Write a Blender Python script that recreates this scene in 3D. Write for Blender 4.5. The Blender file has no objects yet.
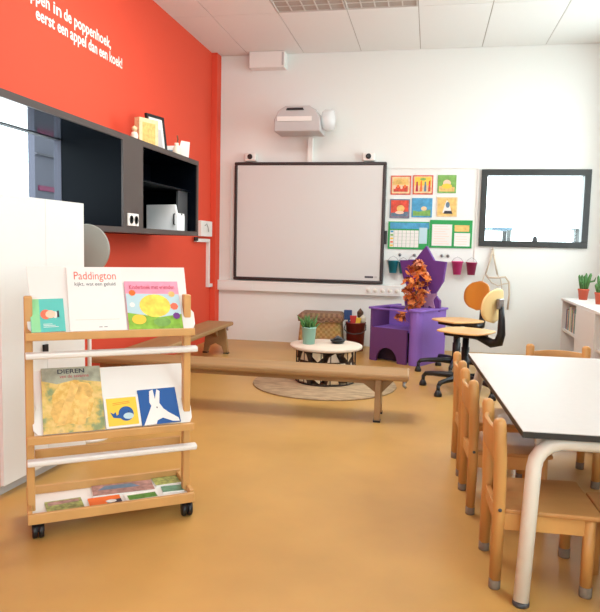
import bpy, bmesh, math, random
from mathutils import Vector, Matrix
random.seed(7)
SC = bpy.context.scene
COL = SC.collection
PI = math.pi
def R(d): return math.radians(d)

# ------------------------------------------------------------------ materials
def lin(c):
    out = []
    for v in c:
        v = v/255.0
        out.append(v/12.92 if v <= .04045 else ((v+.055)/1.055)**2.4)
    return tuple(out)+(1.0,)
MATS = {}
def mat(name, rgb, rough=.5, metal=0.0, spec=.5, noise=None, bump=None, coat=0.0, trans=0.0, alpha=None, ior=1.45):
    """plain procedural surface; noise=(scale, amount, stretch) mottles the colour, bump=(scale, strength)"""
    m = bpy.data.materials.new(name); m.use_nodes = True
    nt = m.node_tree; b = nt.nodes['Principled BSDF']
    b.inputs['Base Color'].default_value = lin(rgb)
    b.inputs['Roughness'].default_value = rough
    b.inputs['Metallic'].default_value = metal
    b.inputs['Specular IOR Level'].default_value = spec
    b.inputs['Coat Weight'].default_value = coat
    b.inputs['Transmission Weight'].default_value = trans
    b.inputs['IOR'].default_value = ior
    if alpha is not None: b.inputs['Alpha'].default_value = alpha
    if noise or bump:
        tc = nt.nodes.new('ShaderNodeTexCoord')
    if noise:
        sc, amt, st = noise
        mp = nt.nodes.new('ShaderNodeMapping'); mp.inputs['Scale'].default_value = st
        nz = nt.nodes.new('ShaderNodeTexNoise'); nz.inputs['Scale'].default_value = sc; nz.inputs['Detail'].default_value = 5
        rp = nt.nodes.new('ShaderNodeValToRGB')
        c = lin(rgb)
        rp.color_ramp.elements[0].position = .3; rp.color_ramp.elements[1].position = .7
        rp.color_ramp.elements[0].color = tuple(v*(1-amt) for v in c[:3])+(1,)
        rp.color_ramp.elements[1].color = tuple(min(1, v*(1+amt)) for v in c[:3])+(1,)
        nt.links.new(tc.outputs['Object'], mp.inputs[0]); nt.links.new(mp.outputs[0], nz.inputs['Vector'])
        nt.links.new(nz.outputs['Fac'], rp.inputs[0]); nt.links.new(rp.outputs[0], b.inputs['Base Color'])
    if bump:
        nb = nt.nodes.new('ShaderNodeTexNoise'); nb.inputs['Scale'].default_value = bump[0]
        bp = nt.nodes.new('ShaderNodeBump'); bp.inputs['Strength'].default_value = bump[1]; bp.inputs['Distance'].default_value = .01
        nt.links.new(tc.outputs['Object'], nb.inputs['Vector'])
        nt.links.new(nb.outputs['Fac'], bp.inputs['Height']); nt.links.new(bp.outputs[0], b.inputs['Normal'])
    MATS[name] = m
    return m
mat('lino', (188, 145, 80), .36, spec=.45, noise=(2.2, .10, (1, 1, 1)), bump=(90, .02))
mat('wall_paint', (229, 230, 225), .85, spec=.2, bump=(120, .05))
mat('red_paint', (222, 80, 56), .7, spec=.25, bump=(120, .05))
mat('tile', (233, 233, 229), .9, spec=.1, bump=(260, .12))
mat('tile_gap', (176, 166, 156), .9, spec=.1)
mat('louvre', (205, 200, 194), .5, metal=.15)
mat('louvre_back', (176, 170, 164), .6)
mat('white_lam', (224, 221, 215), .4)
mat('table_lam', (198, 193, 186), .42, noise=(40, .015, (1, 1, 1)))
mat('cupboard_white', (228, 226, 223), .45)
mat('cupboard_side', (214, 197, 180), .5)
mat('white_plastic', (232, 228, 222), .4)
mat('bright_white', (252, 252, 252), .35)
mat('grey_plastic', (188, 184, 182), .4)
mat('cream_metal', (222, 217, 203), .35, coat=.3)
mat('frame_dark', (52, 42, 40), .4)
mat('frame_black', (44, 44, 42), .4)
mat('board', (212, 211, 207), .42, spec=.4)
mat('unit_brown', (66, 54, 50), .45)
mat('unit_black', (4, 7, 14), .4, spec=.06)
mat('unit_gloss', (10, 16, 26), .06, spec=.8)
mat('black_plastic', (22, 22, 24), .38)
mat('dark_grey', (70, 70, 72), .4)
mat('steel', (150, 150, 150), .3, metal=.9)
mat('chair_wood', (194, 143, 80), .45, noise=(9, .14, (1, 1, .12)), coat=.05)
mat('seat_wood', (184, 132, 76), .6, spec=.3, noise=(10, .14, (.15, 1, 1)), coat=.05)
mat('trolley_wood', (198, 150, 90), .45, noise=(8, .10, (1, 1, .3)))
mat('bench_wood', (156, 121, 78), .5, noise=(8, .16, (.15, 1, 1)))
mat('bench_wood_y', (160, 120, 76), .5, noise=(8, .16, (1, .15, 1)))
mat('orange_ply', (206, 136, 52), .4, noise=(7, .06, (1, 1, .3)))
mat('blond_ply', (240, 208, 146), .4, noise=(7, .05, (1, 1, .3)))
mat('seat_ply', (222, 176, 116), .4, noise=(7, .08, (1, .3, 1)))
mat('felt', (128, 116, 100), .95, spec=.05)
mat('purple', (134, 98, 186), .5, noise=(3, .06, (1, 1, 1)))
mat('purple_dark', (100, 58, 112), .6)
mat('star_purple', (98, 52, 128), .6)
mat('mauve', (168, 128, 158), .6)
mat('hole_shade', (40, 20, 40), .8)
mat('leaf_orange', (222, 128, 62), .6, noise=(30, .45, (1, 1, 1)))
mat('leaf_pink', (222, 142, 110), .6)
mat('leaf_brown', (142, 66, 34), .6)
mat('twig', (110, 76, 50), .8)
mat('rug', (172, 148, 118), .95, spec=.05, noise=(9, .28, (1, 3, 1)), bump=(60, .5))
mat('log_end', (244, 226, 196), .8, noise=(14, .25, (1, 1, 1)))
mat('bark', (92, 70, 54), .9, noise=(20, .4, (1, 1, 1)))
mat('log_split', (214, 184, 144), .85, noise=(16, .25, (1, 1, .2)))
mat('pale_top', (216, 200, 182), .5, noise=(8, .06, (.3, 1, 1)))
mat('wire', (60, 52, 48), .5, metal=.5)
mat('mint', (150, 200, 186), .45)
mat('green_leaf', (70, 116, 58), .6, noise=(20, .3, (1, 1, 1)))
mat('terracotta', (206, 92, 66), .6)
mat('soil', (60, 44, 36), .95)
mat('tub_red', (126, 42, 40), .5)
mat('teal', (30, 132, 148), .45)
mat('pink', (216, 62, 134), .45)
mat('magenta', (168, 48, 96), .45)
mat('bucket_purple', (112, 58, 130), .45)
mat('rope', (206, 190, 168), .9)
mat('paper', (228, 225, 219), .8)
mat('ink', (60, 58, 66), .7)
mat('letter_white', (250, 236, 228), .6)
mat('blue', (28, 84, 150), .5)
mat('toy_blue', (44, 72, 120), .5)
mat('toy_red', (190, 50, 44), .5)
mat('toy_cream', (220, 210, 190), .5)
mat('yellow', (238, 196, 66), .5)
mat('teal_cover', (92, 188, 178), .5)
mat('green_mint', (140, 206, 150), .5)
mat('coral', (232, 112, 84), .5)
mat('peach', (244, 196, 170), .5)
mat('pink_cover', (238, 152, 174), .5, noise=(30, .1, (1, 1, 1)))
mat('grass', (132, 178, 62), .5, noise=(40, .25, (1, 1, 1)))
mat('sky_cover', (180, 208, 214), .5)
mat('yel_cover', (240, 208, 84), .5, noise=(40, .2, (1, 1, 1)))
mat('crimson', (170, 30, 60), .5)
mat('tan', (214, 172, 96), .6, noise=(40, .22, (1, 1, 1)))
mat('green', (34, 150, 74), .5)
mat('orange', (232, 110, 40), .5)
mat('brick_red', (206, 72, 52), .55, noise=(35, .3, (1, 1, 1)))
mat('gold', (226, 184, 108), .55, noise=(35, .2, (1, 1, 1)))
mat('sea', (72, 150, 190), .55, noise=(35, .2, (1, 1, 1)))
mat('slate', (96, 120, 140), .55, noise=(35, .2, (1, 1, 1)))
mat('lime', (122, 168, 82), .55, noise=(35, .2, (1, 1, 1)))
mat('sand', (226, 196, 150), .55, noise=(35, .15, (1, 1, 1)))
mat('sage', (158, 160, 140), .55, noise=(30, .25, (1, 1, 1)))
mat('red_ink', (220, 96, 74), .6)
mat('olive_print', (146, 150, 82), .5, noise=(50, .5, (1, 1, 1)))
mat('mauve_print', (160, 120, 110), .5, noise=(40, .4, (1, 1, 1)))
mat('green_print', (92, 146, 60), .5, noise=(40, .3, (1, 1, 1)))
mat('teal_print', (96, 140, 112), .5, noise=(40, .3, (1, 1, 1)))
mat('next_wall', (72, 71, 84), .8)
mat('next_frame', (52, 50, 60), .6)
mat('sign_magenta', (92, 12, 56), .6)
mat('concrete', (150, 148, 144), .9)

def ramp_mat(name, stops, scale, detail=4, rough=.55, stretch=(1, 1, 1)):
    m = bpy.data.materials.new(name); m.use_nodes = True; nt = m.node_tree; b = nt.nodes['Principled BSDF']
    tc = nt.nodes.new('ShaderNodeTexCoord'); mp = nt.nodes.new('ShaderNodeMapping'); mp.inputs['Scale'].default_value = stretch
    nz = nt.nodes.new('ShaderNodeTexNoise'); nz.inputs['Scale'].default_value = scale; nz.inputs['Detail'].default_value = detail
    rp = nt.nodes.new('ShaderNodeValToRGB'); el = rp.color_ramp.elements
    while len(el) < len(stops): el.new(.5)
    for e, (p, c) in zip(el, stops): e.position = p; e.color = lin(c)
    nt.links.new(tc.outputs['Object'], mp.inputs[0]); nt.links.new(mp.outputs[0], nz.inputs['Vector'])
    nt.links.new(nz.outputs['Fac'], rp.inputs[0]); nt.links.new(rp.outputs[0], b.inputs['Base Color'])
    b.inputs['Roughness'].default_value = rough
    MATS[name] = m
ramp_mat('savanna', [(0, (70, 96, 70)), (.38, (138, 150, 104)), (.5, (206, 176, 96)), (.62, (222, 190, 120)), (1, (120, 120, 96))], 26)
ramp_mat('dunes', [(0, (176, 120, 56)), (.45, (212, 168, 84)), (.6, (228, 196, 118)), (1, (196, 140, 62))], 30)
# wicker: two crossed waves
def wicker(name, a, b_):
    m = bpy.data.materials.new(name); m.use_nodes = True; nt = m.node_tree; b = nt.nodes['Principled BSDF']
    tc = nt.nodes.new('ShaderNodeTexCoord'); ck = nt.nodes.new('ShaderNodeTexChecker'); ck.inputs['Scale'].default_value = 38
    nz = nt.nodes.new('ShaderNodeTexNoise'); nz.inputs['Scale'].default_value = 16
    ck.inputs['Color1'].default_value = lin(a); ck.inputs['Color2'].default_value = lin(b_)
    mx = nt.nodes.new('ShaderNodeMix'); mx.data_type = 'RGBA'; mx.blend_type = 'MULTIPLY'; mx.inputs[0].default_value = .5
    nt.links.new(tc.outputs['Object'], ck.inputs[0]); nt.links.new(tc.outputs['Object'], nz.inputs['Vector'])
    nt.links.new(ck.outputs['Color'], mx.inputs[6]); nt.links.new(nz.outputs['Color'], mx.inputs[7])
    nt.links.new(mx.outputs[2], b.inputs['Base Color'])
    bp = nt.nodes.new('ShaderNodeBump'); bp.inputs['Strength'].default_value = .6; bp.inputs['Distance'].default_value = .006
    nt.links.new(ck.outputs['Fac'], bp.inputs['Height']); nt.links.new(bp.outputs[0], b.inputs['Normal'])
    b.inputs['Roughness'].default_value = .8
    MATS[name] = m
wicker('wicker', (204, 168, 108), (180, 142, 84))
wicker('wicker_dark', (166, 130, 98), (132, 100, 74))
# glass: clear pane
def glass(name, rgb=(245, 250, 250), rough=0.0, fac=.9):
    m = bpy.data.materials.new(name); m.use_nodes = True; nt = m.node_tree
    for n in list(nt.nodes):
        if n.type != 'OUTPUT_MATERIAL': nt.nodes.remove(n)
    out = [n for n in nt.nodes if n.type == 'OUTPUT_MATERIAL'][0]
    t = nt.nodes.new('ShaderNodeBsdfTransparent'); t.inputs[0].default_value = lin(rgb)
    g = nt.nodes.new('ShaderNodeBsdfGlossy'); g.inputs['Roughness'].default_value = .02
    mx = nt.nodes.new('ShaderNodeMixShader'); mx.inputs[0].default_value = .05
    nt.links.new(t.outputs[0], mx.inputs[1]); nt.links.new(g.outputs[0], mx.inputs[2])
    nt.links.new(mx.outputs[0], out.inputs[0]); MATS[name] = m
glass('glass')
def frosted(name, rgb, k):
    m = bpy.data.materials.new(name); m.use_nodes = True; nt = m.node_tree; b = nt.nodes['Principled BSDF']
    out = [n for n in nt.nodes if n.type == 'OUTPUT_MATERIAL'][0]
    b.inputs['Base Color'].default_value = lin(rgb); b.inputs['Roughness'].default_value = .3
    t = nt.nodes.new('ShaderNodeBsdfTransparent'); mx = nt.nodes.new('ShaderNodeMixShader'); mx.inputs[0].default_value = k
    nt.links.new(t.outputs[0], mx.inputs[1]); nt.links.new(b.outputs[0], mx.inputs[2]); nt.links.new(mx.outputs[0], out.inputs[0])
    MATS[name] = m
frosted('frosted', (168, 168, 158), .78)
frosted('clear_plastic', (240, 240, 240), .6)

# ------------------------------------------------------------------ mesh building
class MB:
    def __init__(s): s.v = []; s.f = []; s.m = []; s.sm = []; s.mats = []
    def mi(s, name):
        if name not in s.mats: s.mats.append(name)
        return s.mats.index(name)
    def add(s, vs, fs, m, M=None, smooth=False):
        o = len(s.v); k = s.mi(m)
        for v in vs: s.v.append(tuple(M @ Vector(v)) if M else tuple(v))
        for f in fs: s.f.append([i+o for i in f]); s.m.append(k); s.sm.append(smooth)
        return s
    def box(s, x0, x1, y0, y1, z0, z1, m, M=None):
        vs = [(x, y, z) for z in (z0, z1) for y in (y0, y1) for x in (x0, x1)]
        return s.add(vs, [(0, 2, 3, 1), (4, 5, 7, 6), (0, 1, 5, 4), (2, 6, 7, 3), (0, 4, 6, 2), (1, 3, 7, 5)], m, M)
    def prism(s, pts, d0, d1, m, M=None, axis='y', smooth=False):
        """polygon of (a,b) pairs extruded from d0 to d1 along an axis; y: (x,z) pairs, x: (y,z), z: (x,y)"""
        def pt(a, b, d): return {'y': (a, d, b), 'x': (d, a, b), 'z': (a, b, d)}[axis]
        n = len(pts); vs = [pt(a, b, d0) for a, b in pts]+[pt(a, b, d1) for a, b in pts]
        s.add(vs, [list(range(n))[::-1], list(range(n, 2*n))], m, M)
        o = len(s.v)-2*n; k = s.mi(m)
        for i in range(n):
            j = (i+1) % n; s.f.append([o+i, o+j, o+n+j, o+n+i]); s.m.append(k); s.sm.append(smooth)
        return s
    def poly(s, pts, d, m, M=None, axis='y'):
        def pt(a, b): return {'y': (a, d, b), 'x': (d, a, b), 'z': (a, b, d)}[axis]
        return s.add([pt(a, b) for a, b in pts], [list(range(len(pts)))], m, M)
    def tube(s, path, r, m, n=10, M=None, closed=False):
        path = [Vector(p) for p in path]; N = len(path); rr = r if isinstance(r, (list, tuple)) else [r]*N
        rings = []; up = None
        for i, p in enumerate(path):
            if closed: t = (path[(i+1) % N]-path[i-1]).normalized()
            else: t = (path[min(i+1, N-1)]-path[max(i-1, 0)]).normalized()
            if up is None: up = Vector((0, 0, 1)) if abs(t.z) < .9 else Vector((1, 0, 0))
            a = t.cross(up).normalized(); b = a.cross(t).normalized(); up = b
            rings.append([p+a*rr[i]*math.cos(2*PI*k/n)+b*rr[i]*math.sin(2*PI*k/n) for k in range(n)])
        vs = [v for rg in rings for v in rg]; fs = []
        for i in range(N if closed else N-1):
            j = (i+1) % N
            for k in range(n): fs.append((i*n+k, i*n+(k+1) % n, j*n+(k+1) % n, j*n+k))
        s.add(vs, fs, m, M, True)
        if not closed:
            o = len(s.v)-len(vs); kk = s.mi(m)
            s.f.append([o+k for k in range(n)][::-1]); s.f.append([o+(N-1)*n+k for k in range(n)])
            s.m += [kk, kk]; s.sm += [False, False]
        return s
    def lathe(s, prof, m, c=(0, 0, 0), n=28, M=None, smooth=True):
        """profile of (radius, z) turned about z through c"""
        vs = []; fs = []; N = len(prof)
        for r, z in prof:
            for k in range(n): vs.append((c[0]+r*math.cos(2*PI*k/n), c[1]+r*math.sin(2*PI*k/n), c[2]+z))
        for i in range(N-1):
            for k in range(n): fs.append((i*n+k, i*n+(k+1) % n, (i+1)*n+(k+1) % n, (i+1)*n+k))
        s.add(vs, fs, m, M, smooth)
        o = len(s.v)-len(vs); kk = s.mi(m)
        if prof[0][0] > 1e-4: s.f.append([o+k for k in range(n)][::-1]); s.m.append(kk); s.sm.append(False)
        if prof[-1][0] > 1e-4: s.f.append([o+(N-1)*n+k for k in range(n)]); s.m.append(kk); s.sm.append(False)
        return s
    def disc(s, cx, cz, rx, rz, d, m, M=None, axis='y', n=20, a0=0, a1=2*PI):
        full = abs(a1-a0-2*PI) < 1e-6
        pts = [(cx+rx*math.cos(a0+(a1-a0)*k/(n if full else n-1)), cz+rz*math.sin(a0+(a1-a0)*k/(n if full else n-1))) for k in range(n)]
        return s.poly(pts, d, m, M, axis)
    def text(s, body, size, m, M, align='LEFT', width=None, bold=.0):
        """flat lettering in the local xz plane, facing -y"""
        cu = bpy.data.curves.new('t', 'FONT'); cu.body = body; cu.size = size; cu.align_x = align; cu.resolution_u = 3; cu.offset = size*bold
        o = bpy.data.objects.new('t', cu); COL.objects.link(o)
        bpy.context.view_layer.update()
        me = o.evaluated_get(bpy.context.evaluated_depsgraph_get()).to_mesh()
        vs = [v.co.copy() for v in me.vertices]; fs = [tuple(p.vertices) for p in me.polygons]
        if width:
            w = max(v.x for v in vs)-min(v.x for v in vs)
            for v in vs: v.x *= width/w
        s.add([(v.x, 0, v.y) for v in vs], fs, m, M)
        o.to_mesh_clear(); bpy.data.objects.remove(o); bpy.data.curves.remove(cu)
        return s
    def build(s, name, parent=None, loc=(0, 0, 0), rot=(0, 0, 0), bevel=0, fix=True):
        me = bpy.data.meshes.new(name); me.from_pydata(s.v, [], s.f); me.update()
        for nm in s.mats: me.materials.append(MATS[nm])
        me.polygons.foreach_set('material_index', s.m); me.polygons.foreach_set('use_smooth', s.sm)
        if fix:
            bm = bmesh.new(); bm.from_mesh(me)
            solid = [f for f in bm.faces if any(len(e.link_faces) > 1 for e in f.edges)]
            bmesh.ops.recalc_face_normals(bm, faces=solid); bm.to_mesh(me); bm.free()
        o = bpy.data.objects.new(name, me); COL.objects.link(o)
        o.location = loc; o.rotation_euler = rot
        if parent: o.parent = parent
        if bevel:
            b = o.modifiers.new('bevel', 'BEVEL'); b.width = bevel; b.segments = 2; b.limit_method = 'ANGLE'; b.angle_limit = R(40)
        return o
def tag(o, label=None, cat=None, group=None, kind=None):
    if label: o['label'] = label
    if cat: o['category'] = cat
    if group: o['group'] = group
    if kind: o['kind'] = kind
    return o
def thing(name, loc, rz=0, label=None, cat=None, group=None, rx=0):
    o = bpy.data.objects.new(name, None); COL.objects.link(o); o.empty_display_size = .1
    o.location = loc; o.rotation_euler = (rx, 0, rz); return tag(o, label, cat, group)
def copy_tree(o, parent=None):
    c = o.copy(); COL.objects.link(c); c.parent = parent
    for ch in [x for x in COL.objects if x.parent == o]: copy_tree(ch, c)
    return c
def struct(mb, name, **k): return tag(mb.build(name, **k), kind='structure')
def offset(pts, d):   # y/z helper
    return [(a+d[0], b+d[1]) for a, b in pts]

# ------------------------------------------------------------------ camera
F, YAW, PITCH, ROLL = 646.28, .1949, .0953, -.023
fwd = Vector((-math.sin(YAW)*math.cos(PITCH), math.cos(YAW)*math.cos(PITCH), -math.sin(PITCH)))
rt = Vector((math.cos(YAW), math.sin(YAW), 0)); dn = fwd.cross(rt)
r2 = math.cos(ROLL)*rt+math.sin(ROLL)*dn; d2 = -math.sin(ROLL)*rt+math.cos(ROLL)*dn
cd = bpy.data.cameras.new('camera'); cam = bpy.data.objects.new('camera', cd); COL.objects.link(cam)
Mc = Matrix((r2, -d2, -fwd)).transposed().to_4x4(); Mc.translation = Vector((0, 0, 1.0714)); cam.matrix_world = Mc
cd.sensor_fit = 'HORIZONTAL'; cd.sensor_width = 36; cd.lens = F*36/600; cd.clip_start = .02
SC.camera = cam

# ------------------------------------------------------------------ room shell
XL, XR, YB, YF, ZC = -2.336, 1.70, 6.853, -2.6, 3.06
b = MB(); b.box(XL-.3, XR+.25, YF-.2, YB+.15, -.12, 0, 'lino'); struct(b, 'floor')
# ceiling: 0.6 x 1.2 m tiles on a 12 mm recessed grid, each tile a shallow box of the one surface
b = MB(); b.box(XL-.3, XR+.25, YF-.2, YB+.15, ZC+.006, ZC+.12, 'tile_gap')
xs = [-1.971+.6*k for k in range(-1, 7)]; ys = [5.653-1.2*k for k in range(-1, 8)]
g = .0035
for i in range(len(xs)):
    x0 = xs[i]; x1 = xs[i]+.6
    x0c, x1c = max(x0, XL-.01), min(x1, XR+.01)
    if x1c-x0c < .02: continue
    for y1 in ys:
        y0 = y1-1.2; y1c = min(y1, YB)
        if min(abs(y1-q) for q in (5.653, 4.453)) < .01 and (abs(x0+1.371) < .01 or abs(x0+.771) < .01): continue
        if y1c-y0 < .02: continue
        b.box(x0c+g, x1c-g, y0+g, y1c-g, ZC, ZC+.01, 'tile')
struct(b, 'ceiling')

# back wall with the black framed window
WX0, WX1, WZ0, WZ1 = .486, 1.524, 1.093, 1.864
b = MB()
b.box(XL-.3, WX0+.03, YB, YB+.12, 0, ZC+.1, 'wall_paint'); b.box(WX1-.03, XR+.25, YB, YB+.12, 0, ZC+.1, 'wall_paint')
b.box(WX0+.03, WX1-.03, YB, YB+.12, 0, WZ0+.03, 'wall_paint'); b.box(WX0+.03, WX1-.03, YB, YB+.12, WZ1-.03, ZC+.1, 'wall_paint')
struct(b, 'wall_back')
win = thing('window_1', (WX0, YB, WZ0)); win['kind'] = 'structure'
w_, h_ = WX1-WX0, WZ1-WZ0
b = MB(); fw = .06
b.box(0, w_, -.03, .09, 0, fw, 'frame_black'); b.box(0, w_, -.03, .09, h_-fw, h_, 'frame_black')
b.box(0, fw, -.03, .09, fw, h_-fw, 'frame_black'); b.box(w_-fw, w_, -.03, .09, fw, h_-fw, 'frame_black')
b.build('window_frame', win, bevel=.003)
b = MB(); b.box(fw, w_-fw, .03, .036, fw, h_-fw, 'glass'); b.build('pane', win)

# left red wall with the opening behind the niche unit, and the pilaster in the corner
NY0, NY1, NZ0, NZ1 = 2.45, 3.829, 1.175, 1.70     # glazed opening
b = MB()
for x0, x1, m in ((XL-.02, XL, 'red_paint'), (XL-.05, XL-.02, 'wall_paint')):
    b.box(x0, x1, YF, NY0, 0, ZC+.1, m); b.box(x0, x1, NY1, YB+.1, 0, ZC+.1, m)
    b.box(x0, x1, NY0, NY1, 0, NZ0, m); b.box(x0, x1, NY0, NY1, NZ1, ZC+.1, m)
struct(b, 'wall_left')
b = MB(); b.box(XL, XL+.062, YB-.14, YB, 0, ZC, 'red_paint'); struct(b, 'trim_1', bevel=.004)
b = MB(); b.box(XL-.034, XL-.03, NY0, NY1, NZ0, NZ1, 'glass'); struct(b, 'window_2')
b = MB(); t_ = .004
b.box(XL-.049, XL, NY0, NY1, NZ0, NZ0+t_, 'next_frame'); b.box(XL-.049, XL, NY0, NY1, NZ1-t_, NZ1, 'next_frame'); b.box(XL-.049, XL, NY1-t_, NY1, NZ0+t_, NZ1-t_, 'next_wall'); b.box(XL-.049, XL, NY0, NY0+t_, NZ0+t_, NZ1-t_, 'next_wall')
struct(b, 'trim_3')
# right wall with tall classroom windows
b = MB(); WY = [(-2.3, -.2), (.1, 1.6), (4.2, 6.45)]; SZ0, SZ1 = .95, 2.85
b.box(XR, XR+.2, YF, YB+.1, 0, SZ0, 'wall_paint'); b.box(XR, XR+.2, YF, YB+.1, SZ1, ZC+.1, 'wall_paint')
edges = [YF]+[v for w in WY for v in w]+[YB+.1]
for k in range(0, len(edges), 2): b.box(XR, XR+.2, edges[k], edges[k+1], SZ0, SZ1, 'wall_paint')
struct(b, 'wall_right')
def window(n, x, y0, y1, z0, z1, axis):
    w = thing('window_%d' % n, (0, 0, 0)); w['kind'] = 'structure'
    b = MB(); f = .05; L = y1-y0
    def bx(a0, a1, c0, c1, d0, d1, m):
        if axis == 'x': b.box(x+d0, x+d1, a0, a1, c0, c1, m)
        else: b.box(a0, a1, x+d0, x+d1, c0, c1, m)
    bx(y0, y1, z0, z0+f, .05, .11, 'white_lam'); bx(y0, y1, z1-f, z1, .05, .11, 'white_lam')
    bx(y0, y0+f, z0+f, z1-f, .05, .11, 'white_lam'); bx(y1-f, y1, z0+f, z1-f, .05, .11, 'white_lam')
    bx((y0+y1)/2-.03, (y0+y1)/2+.03, z0+f, z1-f, .05, .11, 'white_lam')
    b.build('window_frame', w)
    b = MB(); bx(y0+f, y1-f, z0+f, z1-f, .078, .082, 'glass'); b.build('pane', w)
for k, (a, c) in enumerate(WY): window(3+k, XR, a, c, SZ0, SZ1, 'x')
# unseen wall behind the camera, with two windows added to let in light
b = MB(); BW = [(-2.15, -.42), (-.18, 1.55)]
b.box(XL-.1, XR+.1, YF-.15, YF, 0, SZ0, 'wall_paint'); b.box(XL-.1, XR+.1, YF-.15, YF, SZ1, ZC+.1, 'wall_paint')
e2 = [XL-.1, -2.15, -.42, -.18, 1.55, XR+.1]
for k in (0, 2, 4): b.box(e2[k], e2[k+1], YF-.15, YF, SZ0, SZ1, 'wall_paint')
struct(b, 'wall_front')
for k, (a, c) in enumerate(BW): window(6+k, YF-.15, a, c, SZ0, SZ1, 'y')

# ceiling louvre lights (two 0.6 x 1.2 recessed panels)
def louvre(x0, label, y0=4.453, fill_power=0):
    t = thing('ceiling_light', (x0, y0, ZC), 0, label, 'ceiling light', 'louvred ceiling lights')
    b = MB()
    b.box(.004, .596, .004, 1.196, .05, .056, 'louvre_back')
    for a, c in ((.004, .016), (.584, .596)): b.box(a, c, .004, 1.196, -.004, .05, 'louvre')
    for a, c in ((.004, .016), (1.184, 1.196)): b.box(.016, .584, a, c, -.004, .05, 'louvre')
    b.build('housing', t)
    b = MB()
    for k in range(1, 5): b.box(.016+.1136*k-.005, .016+.1136*k+.005, .016, 1.184, 0, .045, 'louvre')
    for k in range(1, 10): b.box(.016, .584, .016+.1168*k-.006, .016+.1168*k+.006, .002, .044, 'louvre')
    b.build('louvre_grid', t)
    if fill_power:
        l = bpy.data.lights.new('added_fill_light', 'AREA'); l.shape = 'RECTANGLE'; l.size = .54; l.size_y = 1.14; l.energy = fill_power; l.color = (1, .985, .95)  # added light, only under the unseen panels
        o = bpy.data.objects.new('added_fill_light', l); COL.objects.link(o); o.parent = t; o.location = (.3, .6, -.006)
louvre(-1.371, 'left of the two louvred ceiling light panels, nearer the red wall')
louvre(-.771, 'right of the two louvred ceiling light panels, farther from the red wall')

FILL_POWER = 34  # two unseen lit panels, added to brighten the back of the room
for x0, y0 in ((-1.371, 3.253), (-.771, 3.253)):
    louvre(x0, '%s of the two lit louvred panels added out of view to brighten the room' % ('left' if x0 < -1 else 'right'), y0, FILL_POWER)
# what the two inner windows look onto
b = MB(); b.box(XL-2.2, XR+1.8, YF-2, YB+3, -.2, -.125, 'concrete'); struct(b, 'trim_2')
nx = thing('room_divider', (-3.1, 4.72, 0), 0, 'grey lilac partition with a magenta strip, seen through the opening in the red wall', 'partition')
b = MB(); b.box(-.06, 0, -.02, 1.45, -.12, 2.9, 'next_wall'); b.build('panel', nx)
b = MB(); b.box(0, .02, -.02, 1.45, 1.735, 1.75, 'next_frame'); b.build('rail', nx)
b = MB(); b.box(0, .012, .02, .32, 1.455, 1.495, 'sign_magenta'); b.build('magenta_strip', nx)
dk = thing('desk', (.50, 7.43, -.1245), 0, 'grey desk in the next room, at the lower left of the black framed window', 'desk')
b = MB(); b.box(0, .385, 0, .5, 1.40, 1.43, 'slate'); b.build('desk_top', dk)
for x in (.02, .325):
    for y in (0, .45):
        b = MB(); b.box(x, x+.045, y, y+.045, 0, 1.40, 'dark_grey'); b.build('leg', dk)
dk = thing('room_stand', (1.50, 7.35, -.1245), 0, 'dark upright stand in the next room, at the lower right of the black framed window', 'stand')
b = MB(); b.box(0, .06, 0, .06, .03, 1.42, 'dark_grey'); b.build('post', dk)
b = MB(); b.box(-.04, .10, -.04, .10, 1.41, 1.43, 'dark_grey'); b.build('top_plate', dk)
b = MB(); b.box(-.12, .18, -.12, .18, 0, .03, 'dark_grey'); b.build('base', dk)
o = MB(); o.prism([(0, 0), (.05, 0), (.04, .05), (.01, .05)], 0, .04, 'dark_grey')
tag(o.build('window_latch', loc=(1.01, YB-.0, WZ0+.06)), 'small dark latch on the lower rail of the black window frame', 'latch')

# ------------------------------------------------------------------ wall niche unit on the red wall
UX = -1.91; UY0, UY1, UZ0, UZ1 = 2.2, 5.19, 1.12, 1.735
u = thing('wall_cabinet', (0, 0, 0), 0, 'long dark open cabinet hung on the red wall, black gloss inside', 'wall cabinet')
u.location = (XL, UY0, UZ0); L = UY1-UY0; D = UX-XL; H = UZ1-UZ0
PA, PB = 3.829-UY0, 4.12-UY0
def carcass(nm, *a, **k):
    b = MB(); b.box(*a, 'unit_black'); return b.build(nm, u, **k)
b = MB(); b.box(0, D-.012, 0, L, H-.035, H, 'unit_gloss'); b.box(D-.012, D, 0, L, H-.035, H, 'unit_brown'); b.box(0, D, 0, L, H, H+.002, 'unit_brown'); b.build('top_panel', u)
b = MB(); b.box(0, D-.012, 0, L, 0, .035, 'unit_black'); b.box(D-.012, D, 0, L, 0, .035, 'unit_brown'); b.build('bottom_panel', u)
b = MB(); b.box(0, D-.012, PA, PB, .035, H-.035, 'unit_black'); b.box(D-.012, D, PA, PB, .035, H-.035, 'unit_brown'); b.build('divider', u)
b = MB(); b.box(0, D-.012, L-.03, L, .035, H-.035, 'unit_black'); b.box(D-.012, D, L-.03, L, .035, H-.035, 'unit_brown'); b.build('side_panel', u)
b = MB(); b.box(0, D, 0, .03, .035, H-.035, 'unit_brown'); b.build('side_panel', u)
b = MB(); b.box(0, .012, PB, L-.03, .035, H-.035, 'unit_black'); b.build('back_panel', u)
b = MB(); b.box(.012, D-.06, PB, L-.03, .36, .372, 'unit_black'); b.build('shelf', u)
b = MB(); b.box(D-.10, D-.085, L-.24, L-.032, .036, .36, 'dark_grey'); b.box(D-.102, D-.083, L-.24, L-.032, .352, .36, 'steel'); b.lathe([(.006, 0), (.008, .012), (.0, .014)], 'steel', M=Matrix.Translation((D-.085, L-.18, .17)) @ Matrix.Rotation(R(90), 4, 'Y')); b.build('inner_door', u)
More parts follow.
